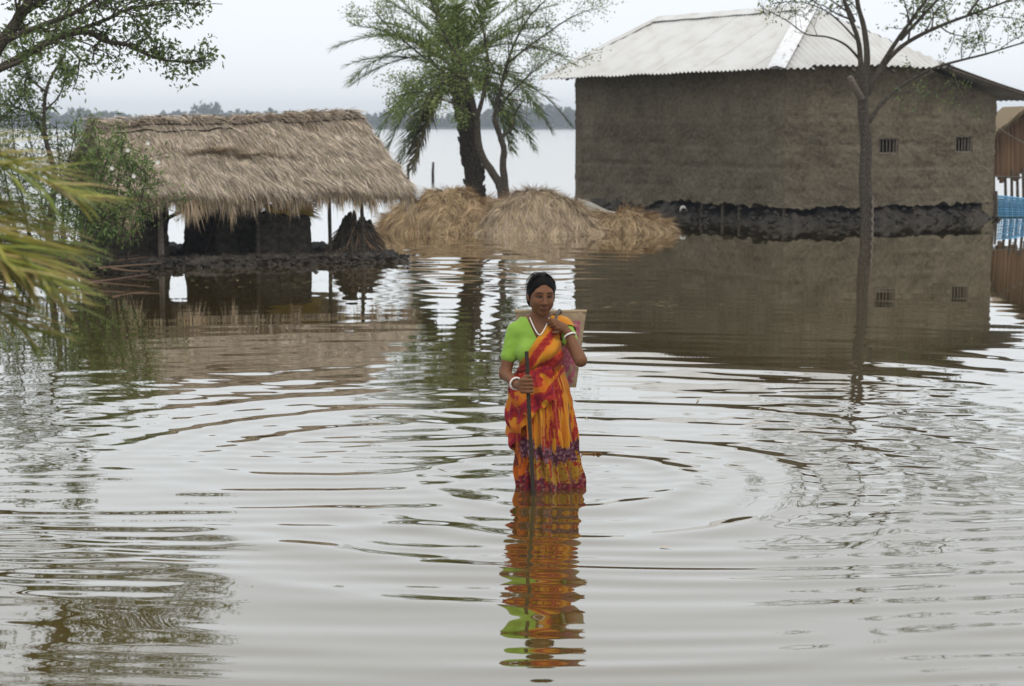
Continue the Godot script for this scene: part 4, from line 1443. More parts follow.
# ---------------------------------------------------------------- sticks, stakes, flotsam
func build_small_things() -> void:
	rng.seed = 901
	for q in [[408.5, 163, 177, 63.0, "thin dark stake leaning in open water beside the hut's straw roof"], [433.0, 162, 181, 59.0, "taller dark stake in open water left of the date palm trunk"]]:
		var b := atz(q[0], q[2], q[3])
		b.y = -0.4
		var t := thing("stake", q[4], "stake", b, "stakes standing in open water")
		var g := Geo.new()
		g.tube(PackedVector3Array([b, atz(q[0] - 0.3, (q[1] + q[2]) * 0.5, q[3]), atz(q[0] + 0.3, q[1], q[3])]), PackedFloat32Array([0.05, 0.045, 0.035]), 7, Color.WHITE, 0.1, rng)
		part(t, "shaft", g, M.dark_wood, b)
	# bamboo pole leaning against the house corner, thin stick on the heap
	var b0 := atz(573, 212, 37.0)
	var t0 := thing("bamboo_pole", "thin pale bamboo pole leaning at the left corner of the mud house", "pole", Vector3(b0.x, -0.2, b0.z))
	var g0 := Geo.new()
	g0.tube(PackedVector3Array([Vector3(b0.x, -0.2, b0.z), atz(577, 178, 37.1)]), PackedFloat32Array([0.018, 0.014]), 6, Color.WHITE)
	part(t0, "shaft", g0, M.pale_bark, Vector3(b0.x, -0.2, b0.z))
	# wrecked sticks and drift along the bank left of the hut
	for i in 28:
		var p := gnd(rng.randf_range(2, 150), rng.randf_range(262, 282))
		p.y = rng.randf_range(0.0, 0.16)
		var a := rng.randfn(0.0, 0.45)
		var ln := rng.randf_range(0.25, 0.8)
		var d := Vector3(cos(a), rng.randfn(0.0, 0.12), sin(a))
		var t := thing("driftwood_stick", "broken stick washed up on the mud beside the hut", "stick", p, "sticks washed up beside the hut")
		var g := Geo.new()
		g.tube(PackedVector3Array([p - d * ln * 0.5, p + rv() * 0.02, p + d * ln * 0.5]), PackedFloat32Array([0.018, 0.015, 0.008]), 5, vary(Color(0.13, 0.085, 0.06), 0.5))
		part(t, "shaft", g, M.straw, p)
	# tuft of floating stalks next to the woman
	var fp := gnd(591, 456)
	var ft := thing("floating_tuft", "small brown tuft of stalks floating just behind the woman", "flotsam", fp)
	for i in 9:
		var g := Geo.new()
		var x := rng.randfn(0.0, 0.024)
		g.tube(PackedVector3Array([fp + Vector3(x, -0.01, 0), fp + Vector3(x + rng.randf_range(-0.035, 0.035), rng.randf_range(0.005, 0.03), rng.randf_range(-0.03, 0.03))]), PackedFloat32Array([0.005, 0.003]), 5, vary(Color(0.22, 0.10, 0.04), 0.3))
		part(ft, "stalk", g, M.straw, fp)
	var sg := Geo.new()
	sg.tube(PackedVector3Array([fp + Vector3(-0.05, 0.012, 0), fp + Vector3(0.06, 0.014, 0.01)]), PackedFloat32Array([0.006, 0.004]), 5, Color(0.25, 0.13, 0.05))
	part(ft, "stalk", sg, M.straw, fp)
	# white plastic scrap on the plinth
	var pp := atz(683, 210, 34.4)
	var pt := thing("plastic_scrap", "small white plastic scrap caught in the mud under the house", "litter", pp)
	var pg := Geo.new()
	var pts := []
	for i in 9:
		var a := PI * (0.05 + 0.9 * i / 8.0)
		pts.append(pp + Vector3(-cos(a) * 0.07, sin(a) * 0.09, 0.03 * sin(i * 1.7)))
	for i in 8:
		pg.quad(pts[i], pts[i + 1], pts[i + 1] * 1.0 + Vector3(0.01, -0.05, 0.04), pts[i] + Vector3(0.01, -0.05, 0.04), Color(0.4, 0.4, 0.38))
	part(pt, "strip", pg, M.straw, pp)

func build_flotsam() -> void:
	rng.seed = 950
	var g := Geo.new()
	var spots := [[470, 240, 60.0, 5.0, 60], [610, 240, 50.0, 5.0, 50], [250, 278, 120.0, 6.0, 70], [760, 236, 120.0, 6.0, 60], [640, 302, 60.0, 6.0, 26], [560, 400, 260.0, 60.0, 26], [880, 250, 70.0, 8.0, 30]]
	for q in spots:
		for i in q[4]:
			var p := gnd(q[0] + rng.randfn(0.0, q[2] * 0.6), q[1] + absf(rng.randfn(0.0, q[3])))
			p.y = 0.006
			var a := rng.randfn(0.0, 0.7)
			var d := Vector3(cos(a), 0.02, sin(a))
			g.blade(p, d, Vector3(-d.z, 0, d.x), rng.randf_range(0.02, 0.16), rng.randf_range(0.006, 0.018), Vector3.ZERO, vary([Color(0.45, 0.35, 0.2), Color(0.3, 0.22, 0.12), Color(0.16, 0.2, 0.07)][rng.randi() % 3], 0.3))
	var o := part(self, "floating_straw", g, M.straw, Vector3.ZERO, true)
	o.set_meta("label", "scattered bits of straw and leaf drifting on the flood water")
	o.set_meta("category", "flotsam")

# ---------------------------------------------------------------- a figure from distance fields
class Field:
	var lo: Vector3
	var cs: float
	var nx: int
	var ny: int
	var nz: int
	var d := PackedFloat32Array()

	func _init(a: Vector3, b: Vector3, cell: float) -> void:
		lo = a
		cs = cell
		nx = int(ceil((b.x - a.x) / cell)) + 1
		ny = int(ceil((b.y - a.y) / cell)) + 1
		nz = int(ceil((b.z - a.z) / cell)) + 1
		d.resize(nx * ny * nz)
		d.fill(10.0)

	func span(a: Vector3, b: Vector3, m: float) -> PackedInt32Array:
		var p := (a.min(b) - Vector3.ONE * m - lo) / cs
		var q := (a.max(b) + Vector3.ONE * m - lo) / cs
		return PackedInt32Array([clampi(int(p.x), 0, nx), clampi(int(q.x) + 2, 0, nx), clampi(int(p.y), 0, ny), clampi(int(q.y) + 2, 0, ny), clampi(int(p.z), 0, nz), clampi(int(q.z) + 2, 0, nz)])

	func bone(a: Vector3, b: Vector3, ra: float, rb: float, k := 0.02) -> void:
		var s := span(a, b, maxf(ra, rb) + k + 3.0 * cs)
		var ab := b - a
		var l2 := maxf(ab.length_squared(), 1e-9)
		for z in range(s[4], s[5]):
			for y in range(s[2], s[3]):
				var i := (z * ny + y) * nx + s[0]
				for x in range(s[0], s[1]):
					var p := lo + Vector3(x, y, z) * cs
					var t := clampf((p - a).dot(ab) / l2, 0.0, 1.0)
					var v := p.distance_to(a + ab * t) - lerpf(ra, rb, t)
					var o := d[i]
					var h := maxf(k - absf(o - v), 0.0)
					d[i] = minf(o, v) - h * h / (4.0 * k)
					i += 1

	func blob(c: Vector3, r: Vector3, k := 0.02, cut := false) -> void:
		var s := span(c - r, c + r, k + 3.0 * cs)
		var rm := minf(r.x, minf(r.y, r.z))
		for z in range(s[4], s[5]):
			for y in range(s[2], s[3]):
				var i := (z * ny + y) * nx + s[0]
				for x in range(s[0], s[1]):
					var q := (lo + Vector3(x, y, z) * cs - c) / r
					var ql := q.length()
					var v := (ql - 1.0) * rm if ql < 0.3 else ql * (ql - 1.0) / ((q / r).length() + 1e-9)
					var o := d[i]
					if cut:
						var h := maxf(k - absf(o + v), 0.0)
						d[i] = maxf(o, -v) + h * h / (4.0 * k)
					else:
						var h := maxf(k - absf(o - v), 0.0)
						d[i] = minf(o, v) - h * h / (4.0 * k)
					i += 1

	# surface nets into g; put maps a field point to the figure's space, paint gives its colour
	func net(g: Geo, put: Transform3D, paint: Callable) -> void:
		var id := {}
		var sx := 1
		var sy := nx
		var sz := nx * ny
		for z in nz - 1:
			for y in ny - 1:
				var row := (z * ny + y) * nx
				for x in nx - 1:
					var i := row + x
					var a0 := d[i]
					# most cells are far from the surface
					if absf(a0) > cs * 2.0:
						continue
					var cnt := 0
					var acc := Vector3.ZERO
					for e in 12:
						var i0: int
						var i1: int
						var p0: Vector3
						var ax := e >> 2
						var m := e & 3
						if ax == 0:
							p0 = Vector3(0, m & 1, m >> 1)
						elif ax == 1:
							p0 = Vector3(m & 1, 0, m >> 1)
						else:
							p0 = Vector3(m & 1, m >> 1, 0)
						i0 = i + int(p0.x) + int(p0.y) * sy + int(p0.z) * sz
						i1 = i0 + (sx if ax == 0 else (sy if ax == 1 else sz))
						var v0 := d[i0]
						var v1 := d[i1]
						if (v0 < 0.0) != (v1 < 0.0):
							var t := v0 / (v0 - v1)
							p0[ax] += t
							acc += p0
							cnt += 1
					if cnt > 0:
						var p := lo + (Vector3(x, y, z) + acc / cnt) * cs
						id[i] = g.vert(put * p, paint.call(p))
		for i in id:
			var x: int = i % nx
			var y: int = (i / nx) % ny
			var z: int = i / sz
			var inside := d[i] < 0.0
			for ax in 3:
				var st := sx if ax == 0 else (sy if ax == 1 else sz)
				if (d[i + st] < 0.0) == inside:
					continue
				var b := sy if ax == 0 else (sz if ax == 1 else sx)
				var c := sz if ax == 0 else (sx if ax == 1 else sy)
				if not (id.has(i - b) and id.has(i - c) and id.has(i - b - c)):
					continue
				var q0: int = id[i]
				var q1: int = id[i - b]
				var q2: int = id[i - b - c]
				var q3: int = id[i - c]
				if inside:
					g.ix.append_array([q0, q2, q1, q0, q3, q2])
				else:
					g.ix.append_array([q0, q1, q2, q0, q2, q3])

func seg_d(p: Vector2, a: Vector2, b: Vector2) -> float:
	var ab := b - a
	return p.distance_to(a + ab * clampf((p - a).dot(ab) / ab.length_squared(), 0.0, 1.0))

func line_d(p: Vector2, pts: Array) -> float:
	var m := 1e9
	for i in pts.size() - 1:
		m = minf(m, seg_d(p, pts[i], pts[i + 1]))
	return m

# picture place on the figure: its own x, y written as the photo's pixels about her
func fig_px(p: Vector3) -> Vector2:
	return Vector2(545.0 + p.x * 195.0, 485.0 - (p.y - 0.40) * 195.0)

const YEL := Color(0.56, 0.25, 0.02)
const ORA := Color(0.50, 0.12, 0.012)
const RED := Color(0.28, 0.018, 0.018)
const PUR := Color(0.075, 0.018, 0.035)
var cn := FastNoiseLite.new()

# printed cloth: yellow ground with broad red bands
func print_top(p: Vector3) -> Color:
	var q := fig_px(p)
	q += Vector2(cn.get_noise_3d(p.x * 30.0, p.y * 30.0, p.z * 30.0), cn.get_noise_3d(p.x * 30.0 + 9.0, p.y * 30.0, p.z * 30.0)) * 1.6
	var d := 1e9
	d = minf(d, line_d(q, [Vector2(518, 372), Vector2(532, 354), Vector2(546, 338), Vector2(556, 324)]) - 3.0)
	d = minf(d, line_d(q, [Vector2(531, 398), Vector2(538, 378), Vector2(541, 364), Vector2(553, 357), Vector2(563, 350)]) - 4.6)
	d = minf(d, line_d(q, [Vector2(553, 386), Vector2(563, 366), Vector2(566, 345), Vector2(562, 328)]) - 3.6)
	d = minf(d, line_d(q, [Vector2(512, 384), Vector2(522, 376)]) - 4.0)
	var spk := cn.get_noise_3d(p.x * 75.0, p.y * 75.0, p.z * 75.0)
	if d < 0.0:
		return RED.lerp(Color(0.5, 0.08, 0.03), clampf(spk * 1.2, 0.0, 0.5))
	if d < 1.0:
		return Color(0.55, 0.10, 0.015)
	if spk > 0.42 and p.y < 1.05:
		return Color(0.5, 0.06, 0.02)
	return YEL.lerp(ORA, clampf(0.25 + 0.6 * cn.get_noise_3d(p.x * 9.0, p.y * 9.0, p.z * 9.0), 0.0, 0.7))

func print_skirt(p: Vector3, th: float) -> Color:
	var q := fig_px(p)
	var n1 := cn.get_noise_3d(th * 9.0, p.y * 5.0, 3.0)
	var n2 := cn.get_noise_3d(p.x * 48.0, p.y * 48.0, p.z * 30.0)
	var yy := q.y + 9.0 * n1 + 4.0 * sin(th * 3.0 + 1.0)
	if yy > 474.0:
		return PUR.lerp(RED, clampf(0.5 + n2 * 1.6, 0.0, 1.0)) if n2 < 0.35 else Color(0.30, 0.16, 0.12)
	if yy > 455.0:
		return Color(0.36, 0.20, 0.02).lerp(RED, 1.0 if n2 > 0.25 or n1 > 0.35 else 0.0) if q.x > 528.0 else ORA.lerp(PUR, 0.75 if n1 > 0.05 else 0.0)
	if yy > 440.0:
		return PUR.lerp(Color(0.30, 0.16, 0.20), clampf(n2 * 2.2, 0.0, 0.8)) if q.x > 520.0 else ORA.lerp(PUR, 0.7 if n2 > 0.0 else 0.0)
	var band := sin(th * 6.0 + p.y * 9.0 + n1 * 2.5)
	if band > 0.45:
		return RED.lerp(Color(0.55, 0.10, 0.02), clampf(n2, 0.0, 1.0))
	return YEL.lerp(ORA, clampf(0.35 + n1, 0.0, 0.85))

func print_drape(p: Vector3) -> Color:
	var q := fig_px(p)
	var n1 := cn.get_noise_3d(p.x * 12.0, p.y * 12.0, p.z * 12.0)
	var n2 := cn.get_noise_3d(p.x * 80.0, p.y * 80.0, 4.0)
	var s := sin((q.y + (q.x - 510.0) * 0.55) * 0.21 + n1 * 2.6)
	if s > 0.35:
		return ORA.lerp(YEL, clampf(n1 + 0.4, 0.0, 1.0))
	return RED.lerp(Color(0.5, 0.05, 0.03), clampf(n2 + 0.2, 0.0, 1.0)) if s > -0.8 else Color(0.22, 0.012, 0.03)

func ring_tube(c: Vector3, ax: Vector3, r: float, th: float, col: Color) -> Geo:
	var g := Geo.new()
	var e1 := ax.cross(Vector3(0.3, 0.2, 1.0)).normalized()
	var e2 := ax.cross(e1).normalized()
	var pts := PackedVector3Array()
	var rad := PackedFloat32Array()
	for i in 21:
		var a := TAU * i / 20.0
		pts.append(c + (e1 * cos(a) + e2 * sin(a)) * r)
		rad.append(th)
	g.tube(pts, rad, 8, col)
	return g

func build_woman() -> void:
	rng.seed = 1001
	cn.seed = 44
	cn.frequency = 1.0
	cn.fractal_octaves = 2
	var w0 := gnd(545, 485)
	var o := Vector3(w0.x, -0.40, w0.z)
	var t := thing("person", "woman in a yellow and red printed saree and lime blouse wading with a walking stick", "person", o)
	var skin := Color(0.18, 0.082, 0.043)
	var body := Geo.new()
	# joints
	var r_sh := Vector3(-0.158, 1.200, -0.01)
	var r_el := Vector3(-0.207, 0.985, 0.03)
	var r_wr := Vector3(-0.142, 0.952, 0.205)
	var l_sh := Vector3(0.098, 1.212, -0.035)
	var l_el := Vector3(0.176, 1.070, 0.155)
	var l_wr := Vector3(0.118, 1.198, 0.080)
	var chest := func(f: Field, x: float, hips: bool) -> void:
		f.bone(r_sh + Vector3(0.02, 0, 0), l_sh - Vector3(0.02, 0, 0), 0.042 + x, 0.042 + x, 0.03)
		f.blob(Vector3(-0.032, 1.13, -0.01), Vector3(0.112 + x, 0.135 + x, 0.076 + x), 0.05)
		f.blob(Vector3(-0.09, 1.095, 0.055), Vector3(0.052 + x, 0.055 + x, 0.048 + x), 0.04)
		f.blob(Vector3(0.025, 1.095, 0.055), Vector3(0.052 + x, 0.055 + x, 0.048 + x), 0.04)
		f.blob(Vector3(-0.02, 0.96, -0.005), Vector3(0.108 + x, 0.13 + x, 0.078 + x), 0.05)
		if hips:
			f.blob(Vector3(-0.01, 0.84, -0.01), Vector3(0.138 + x, 0.12 + x, 0.100 + x), 0.05)
	var f := Field.new(Vector3(-0.30, -0.02, -0.20), Vector3(0.28, 1.36, 0.32), 0.011)
	chest.call(f, 0.0, true)
	f.bone(Vector3(-0.030, 1.25, -0.02), Vector3(-0.022, 1.335, 0.0), 0.047, 0.043, 0.03)
	f.bone(Vector3(-0.10, 1.245, -0.02), Vector3(0.04, 1.245, -0.02), 0.032, 0.032, 0.04)
	f.bone(r_sh, r_el, 0.038, 0.031, 0.02)
	f.bone(r_el, r_wr, 0.031, 0.021, 0.012)
	f.bone(l_sh, l_el, 0.038, 0.031, 0.02)
	f.bone(l_el, l_wr, 0.032, 0.022, 0.012)
	for s in [-1.0, 1.0]:
		var hip := Vector3(-0.005 + s * 0.075, 0.80, -0.01)
		var kn := Vector3(0.03 + s * 0.07, 0.44, 0.05 if s > 0.0 else 0.0)
		var an := Vector3(0.05 + s * 0.07, 0.075, -0.06 if s < 0.0 else 0.02)
		f.bone(hip, kn, 0.075, 0.052, 0.03)
		f.bone(kn, an, 0.05, 0.034, 0.02)
		f.bone(an + Vector3(0, -0.04, -0.02), an + Vector3(0, -0.05, 0.13), 0.034, 0.022, 0.02)
	f.net(body, Transform3D.IDENTITY, func(_p): return skin)
	# hands on finer grids; bones as [joint, joint, radius, radius]
	var stick_top := Vector3(-0.098, 1.130, 0.262)
	var stick_low := Vector3(-0.050, 0.0, 0.300)
	var sd := (stick_low - stick_top).normalized()
	var grip := stick_top.lerp(stick_low, 0.152)
	var hf := Field.new(grip - Vector3(0.08, 0.07, 0.11), grip + Vector3(0.07, 0.07, 0.07), 0.004)
	hf.bone(r_wr, grip + Vector3(-0.034, -0.004, -0.018), 0.022, 0.021, 0.012)
	for i in 4:
		var y := 0.030 - i * 0.019
		var c := grip - sd * y
		var kn := c + Vector3(-0.030, 0, 0.012)
		hf.bone(grip + Vector3(-0.036, -0.002, -0.02) - sd * y * 0.5, kn, 0.015, 0.0115, 0.01)
		var m1 := c + Vector3(-0.008, 0.001, 0.028)
		var m2 := c + Vector3(0.019, 0, 0.018)
		var tp := c + Vector3(0.018, 0, -0.006)
		hf.bone(kn, m1, 0.0105, 0.0095, 0.004)
		hf.bone(m1, m2, 0.0095, 0.0085, 0.003)
		hf.bone(m2, tp, 0.0085, 0.007, 0.003)
	hf.bone(grip + Vector3(-0.034, 0.012, -0.016), grip + Vector3(-0.012, 0.046, 0.006), 0.012, 0.011, 0.008)
	hf.bone(grip + Vector3(-0.012, 0.046, 0.006), grip + Vector3(0.012, 0.050, 0.020), 0.0105, 0.008, 0.004)
	hf.net(body, Transform3D.IDENTITY, func(_p): return skin)
	var hc := Vector3(0.072, 1.238, 0.060)
	hf = Field.new(hc - Vector3(0.085, 0.07, 0.06), hc + Vector3(0.085, 0.06, 0.06), 0.004)
	hf.bone(l_wr, hc + Vector3(0.018, -0.008, 0.010), 0.022, 0.020, 0.012)
	for i in 4:
		var off := Vector3(-0.010 + 0.010 * i, 0.022 - 0.013 * i, 0.004 + 0.003 * i)
		var kn := hc + off + Vector3(-0.010, 0.002, 0.006)
		var l: float = [0.9, 1.0, 0.95, 0.78][i]
		hf.bone(hc + Vector3(0.020, -0.010, 0.008), kn, 0.016, 0.0115, 0.01)
		var m1 := kn + Vector3(-0.026, 0.006, 0.004) * l
		var m2 := m1 + Vector3(-0.016, -0.004, -0.014) * l
		var tp := m2 + Vector3(-0.004, -0.010, -0.016) * l
		hf.bone(kn, m1, 0.0105, 0.0092, 0.003)
		hf.bone(m1, m2, 0.0092, 0.0082, 0.003)
		hf.bone(m2, tp, 0.0082, 0.007, 0.003)
	hf.bone(hc + Vector3(0.014, -0.016, 0.004), hc + Vector3(-0.012, -0.034, 0.014), 0.012, 0.010, 0.006)
	hf.bone(hc + Vector3(-0.012, -0.034, 0.014), hc + Vector3(-0.034, -0.034, 0.012), 0.0095, 0.0075, 0.003)
	hf.net(body, Transform3D.IDENTITY, func(_p): return skin)
	# head
	var hx := Transform3D(Basis.from_euler(Vector3(0.06, 0.20, -0.03)).scaled(Vector3(0.92, 0.97, 0.94)), Vector3(-0.020, 1.389, 0.010))
	var h := Field.new(Vector3(-0.10, -0.15, -0.12), Vector3(0.10, 0.13, 0.125), 0.0042)
	h.blob(Vector3(0, 0.025, -0.012), Vector3(0.069, 0.082, 0.086), 0.02)
	h.blob(Vector3(0, -0.028, 0.024), Vector3(0.060, 0.068, 0.058), 0.03)
	h.bone(Vector3(-0.046, -0.048, 0.012), Vector3(0, -0.085, 0.052), 0.018, 0.016, 0.02)
	h.bone(Vector3(0.046, -0.048, 0.012), Vector3(0, -0.085, 0.052), 0.018, 0.016, 0.02)
	h.blob(Vector3(-0.032, -0.030, 0.058), Vector3(0.021, 0.020, 0.018), 0.018)
	h.blob(Vector3(0.032, -0.030, 0.058), Vector3(0.021, 0.020, 0.018), 0.018)
	h.bone(Vector3(-0.034, 0.020, 0.066), Vector3(0.034, 0.020, 0.066), 0.014, 0.014, 0.02)
	h.blob(Vector3(-0.028, 0.002, 0.092), Vector3(0.018, 0.009, 0.011), 0.012, true)
	h.blob(Vector3(0.028, 0.002, 0.092), Vector3(0.018, 0.009, 0.011), 0.012, true)
	h.bone(Vector3(0, 0.008, 0.079), Vector3(0, -0.032, 0.097), 0.0075, 0.0105, 0.010)
	h.blob(Vector3(-0.011, -0.036, 0.088), Vector3(0.008, 0.007, 0.009), 0.006)
	h.blob(Vector3(0.011, -0.036, 0.088), Vector3(0.008, 0.007, 0.009), 0.006)
	h.bone(Vector3(-0.017, -0.0605, 0.076), Vector3(0.017, -0.0605, 0.076), 0.0065, 0.0065, 0.006)
	h.blob(Vector3(0, -0.0600, 0.081), Vector3(0.012, 0.0045, 0.005), 0.005)
	h.blob(Vector3(0, -0.0705, 0.079), Vector3(0.012, 0.0050, 0.006), 0.005)
	for s in [-1.0, 1.0]:
		h.blob(Vector3(s * 0.071, -0.012, -0.012), Vector3(0.008, 0.028, 0.018), 0.008)
	h.bone(Vector3(0, -0.06, -0.025), Vector3(-0.006, -0.15, -0.02), 0.045, 0.045, 0.025)
	var face := func(p: Vector3) -> Color:
		var c := skin
		if p.z > 0.04:
			var ax := absf(p.x)
			var brow := Vector2((ax - 0.029) / 0.021, (p.y - 0.022 + 7.0 * (ax - 0.029) * (ax - 0.029)) / 0.0034).length()
			if brow < 1.0:
				c = Color(0.03, 0.018, 0.013)
			var eye := Vector2((ax - 0.028) / 0.018, (p.y - 0.001) / 0.0060).length()
			if eye < 1.0:
				c = Color(0.05, 0.028, 0.02)
			var lip := Vector2(p.x / 0.0185, (p.y + 0.066 + 6.0 * p.x * p.x) / 0.0105).length()
			if lip < 1.0 and p.z > 0.066:
				c = Color(0.14, 0.052, 0.038)
		return c
	h.net(body, hx, face)
	var b := part(t, "body", body, M.skin)
	# eyes
	for s in [-1.0, 1.0]:
		var eg := Geo.new()
		var ec := Vector3(s * 0.028, 0.0, 0.0705)
		for i in 9:
			for j in 13:
				var a := PI * i / 8.0
				var q := TAU * (j % 12) / 12.0
				var dv := Vector3(sin(a) * cos(q), sin(a) * sin(q), cos(a))
				eg.vert(hx * (ec + Vector3(dv.x * 0.0115, dv.y * 0.0058, dv.z * 0.009)), Color(0.015, 0.009, 0.007) if a < 1.0 else Color(0.42, 0.38, 0.34))
		eg.stitch(0, 9, 13, true)
		part(b, "eye", eg, M.skin)
	# hair, parted and drawn back to a knot
	var hr := Field.new(Vector3(-0.11, -0.13, -0.18), Vector3(0.11, 0.14, 0.10), 0.005)
	hr.blob(Vector3(0, 0.030, -0.020), Vector3(0.079, 0.087, 0.094), 0.01)
	hr.blob(Vector3(0, -0.028, -0.034), Vector3(0.075, 0.070, 0.066), 0.03)
	hr.blob(Vector3(0.0, -0.056, 0.088), Vector3(0.066, 0.085, 0.088), 0.008, true)
	hr.blob(Vector3(0.0, 0.014, 0.098), Vector3(0.038, 0.040, 0.050), 0.03, true)
	hr.blob(Vector3(0, -0.030, -0.115), Vector3(0.052, 0.046, 0.042), 0.02)
	hr.blob(Vector3(0, -0.108, 0.03), Vector3(0.11, 0.078, 0.095), 0.02, true)
	var hg := Geo.new()
	hr.net(hg, hx, func(_p): return Color.WHITE)
	for i in hg.v.size():
		var p := hx.affine_inverse() * hg.v[i]
		var a := atan2(p.y - 0.0, p.x)
		hg.v[i] += (hg.v[i] - hx.origin).normalized() * (0.0006 * sin(a * 60.0 + p.z * 90.0) + 0.0012 * cn.get_noise_3d(p.x * 60.0, p.y * 60.0, p.z * 20.0))
	for i in 520:
		var a := rng.randf_range(0.0, TAU)
		var side := -1.0 if rng.randf() < 0.5 else 1.0
		var e := rng.randf_range(0.15, 1.45)
		var q := Vector3(side * sin(e) * 0.081, 0.030 + cos(e) * 0.088, -0.02 + rng.randf_range(-0.05, 0.062) * (1.0 - 0.3 * e))
		var dv := Vector3(side * cos(e) * 0.6, -sin(e) * 0.8, -0.75).normalized()
		var nv := Vector3(q.x, q.y - 0.03, (q.z + 0.02)).normalized()
		var hp0 := hx * q
		var hd0 := (hx.basis * (dv + nv * rng.randf_range(-0.05, 0.12))).normalized()
		hg.blade(hp0, hd0, hd0.cross(hx.basis * nv).normalized(), rng.randf_range(0.02, 0.05), 0.0035, -(hx.basis * nv) * 0.25, Color.WHITE)
	part(t, "hair", hg, M.hair)
	# blouse and saree top from one shell, split along the neckline and the diagonal of the wrap
	var cl := Field.new(Vector3(-0.30, 0.86, -0.18), Vector3(0.22, 1.34, 0.20), 0.0062)
	chest.call(cl, 0.006, false)
	cl.bone(Vector3(-0.10, 1.243, -0.02), Vector3(0.05, 1.243, -0.02), 0.036, 0.036, 0.04)
	cl.bone(r_sh, r_sh.lerp(r_el, 0.58), 0.041, 0.042, 0.02)
	cl.bone(l_sh, l_sh.lerp(l_el, 0.36), 0.044, 0.041, 0.02)
	var shell := Geo.new()
	cl.net(shell, Transform3D.IDENTITY, func(_p): return Color.WHITE)
	var region := func(p: Vector3) -> int:     # 0 none, 1 blouse, 2 saree
		var q := fig_px(p)
		if p.z > -0.06:
			# neckline: V from both sides of the neck
			var neck := Vector2((q.x - 539.0) / 11.0, (q.y - 314.0) / 11.0).length()
			if p.y > 1.19 and neck < 1.0:
				return 0
			if p.y > 1.13 and q.x > 526.0 + (q.y - 314.0) * 0.50 and q.x < 515.0 + (365.0 - q.y) * 0.70:
				return 0
		elif p.y > 1.262:
			return 0
		if p.y > 1.275:
			return 0
		if (p - l_sh).dot((l_el - l_sh).normalized()) > 0.03 and p.x > 0.085:
			return 1
		var up_arm := p.x < -0.15 and p.y > 1.05 and (p - r_sh).dot((r_el - r_sh).normalized()) > 0.03
		if up_arm:
			return 1
		# the wrap: right of the line from the left shoulder to the right hip
		var ln := (q.x - 515.0) - (365.0 - q.y) * 0.70
		if p.z < 0.0:
			ln = (q.x - 540.0) + (q.y - 330.0) * 0.5
		if q.y > 368.0:
			return 2
		return 2 if ln > 0.0 else 1
	var bl := Geo.new()
	var sr := Geo.new()
	var mb := {}
	var ms := {}
	var reg := PackedInt32Array()
	for p in shell.v:
		reg.append(region.call(p))
	# outward directions
	var nn := PackedVector3Array()
	nn.resize(shell.v.size())
	for i in range(0, shell.ix.size(), 3):
		var a := shell.ix[i]
		var c := shell.ix[i + 1]
		var e := shell.ix[i + 2]
		var fn := (shell.v[e] - shell.v[a]).cross(shell.v[c] - shell.v[a])
		nn[a] += fn
		nn[c] += fn
		nn[e] += fn
	# where a piece of cloth ends, its last points are slid onto the line of the edge
	var slide := func(k: int, other: int, want: int) -> Vector3:
		var p0 := shell.v[k]
		var p1 := shell.v[other]
		for it in 7:
			var m := (p0 + p1) * 0.5
			if region.call(m) == want:
				p1 = m
			else:
				p0 = m
		return p1
	for i in range(0, shell.ix.size(), 3):
		var tri := [shell.ix[i], shell.ix[i + 1], shell.ix[i + 2]]
		var c2 := -1
		var c1 := -1
		for k in tri:
			if reg[k] == 2:
				c2 = k
			if reg[k] == 1:
				c1 = k
		if c2 >= 0:
			for k in tri:
				if not ms.has(k):
					var p: Vector3 = shell.v[k] if reg[k] == 2 else slide.call(k, c2, 2)
					var q := fig_px(p)
					var fold := 0.0075 * sin((q.x * 0.75 + q.y) * 0.40 + 2.0 * cn.get_noise_3d(p.x * 8.0, p.y * 8.0, 1.0)) * clampf((1.22 - p.y) * 8.0, 0.2, 1.0)
					ms[k] = sr.vert(p + nn[k].normalized() * (0.009 + fold), print_top(p))
				sr.ix.append(ms[k])
		if c1 >= 0:
			for k in tri:
				if not mb.has(k):
					var p: Vector3 = slide.call(k, c1, 1) if reg[k] == 0 else shell.v[k]
					mb[k] = bl.vert(p + nn[k].normalized() * (0.0020 * cn.get_noise_3d(p.x * 40.0, p.y * 25.0, p.z * 40.0) + 0.0028 * cn.get_noise_3d(p.x * 16.0 + p.y * 9.0, p.y * 14.0 - p.x * 8.0, p.z * 12.0)), Color(0.235, 0.40, 0.055))
				bl.ix.append(mb[k])
	part(t, "blouse", bl, M.cloth)
	var saree := part(t, "saree", sr, M.cloth)
	# skirt: rings from waist to below the water
	var sk := Geo.new()
	var rows := 180
	var cols := 270
	var tab := [[0.10, 0.030, 0.185, 0.165], [0.40, 0.030, 0.172, 0.150], [0.53, 0.016, 0.160, 0.138], [0.63, 0.000, 0.163, 0.132], [0.76, -0.008, 0.163, 0.128], [0.84, -0.012, 0.158, 0.120], [0.90, -0.014, 0.145, 0.108], [1.00, -0.018, 0.124, 0.094], [1.03, -0.018, 0.118, 0.090]]
	var prof := func(y: float) -> Vector3:
		for i in tab.size() - 1:
			if y <= tab[i + 1][0]:
				var f2 := smoothstep(tab[i][0], tab[i + 1][0], y)
				return Vector3(lerpf(tab[i][1], tab[i + 1][1], f2), lerpf(tab[i][2], tab[i + 1][2], f2), lerpf(tab[i][3], tab[i + 1][3], f2))
		return Vector3(tab[-1][1], tab[-1][2], tab[-1][3])
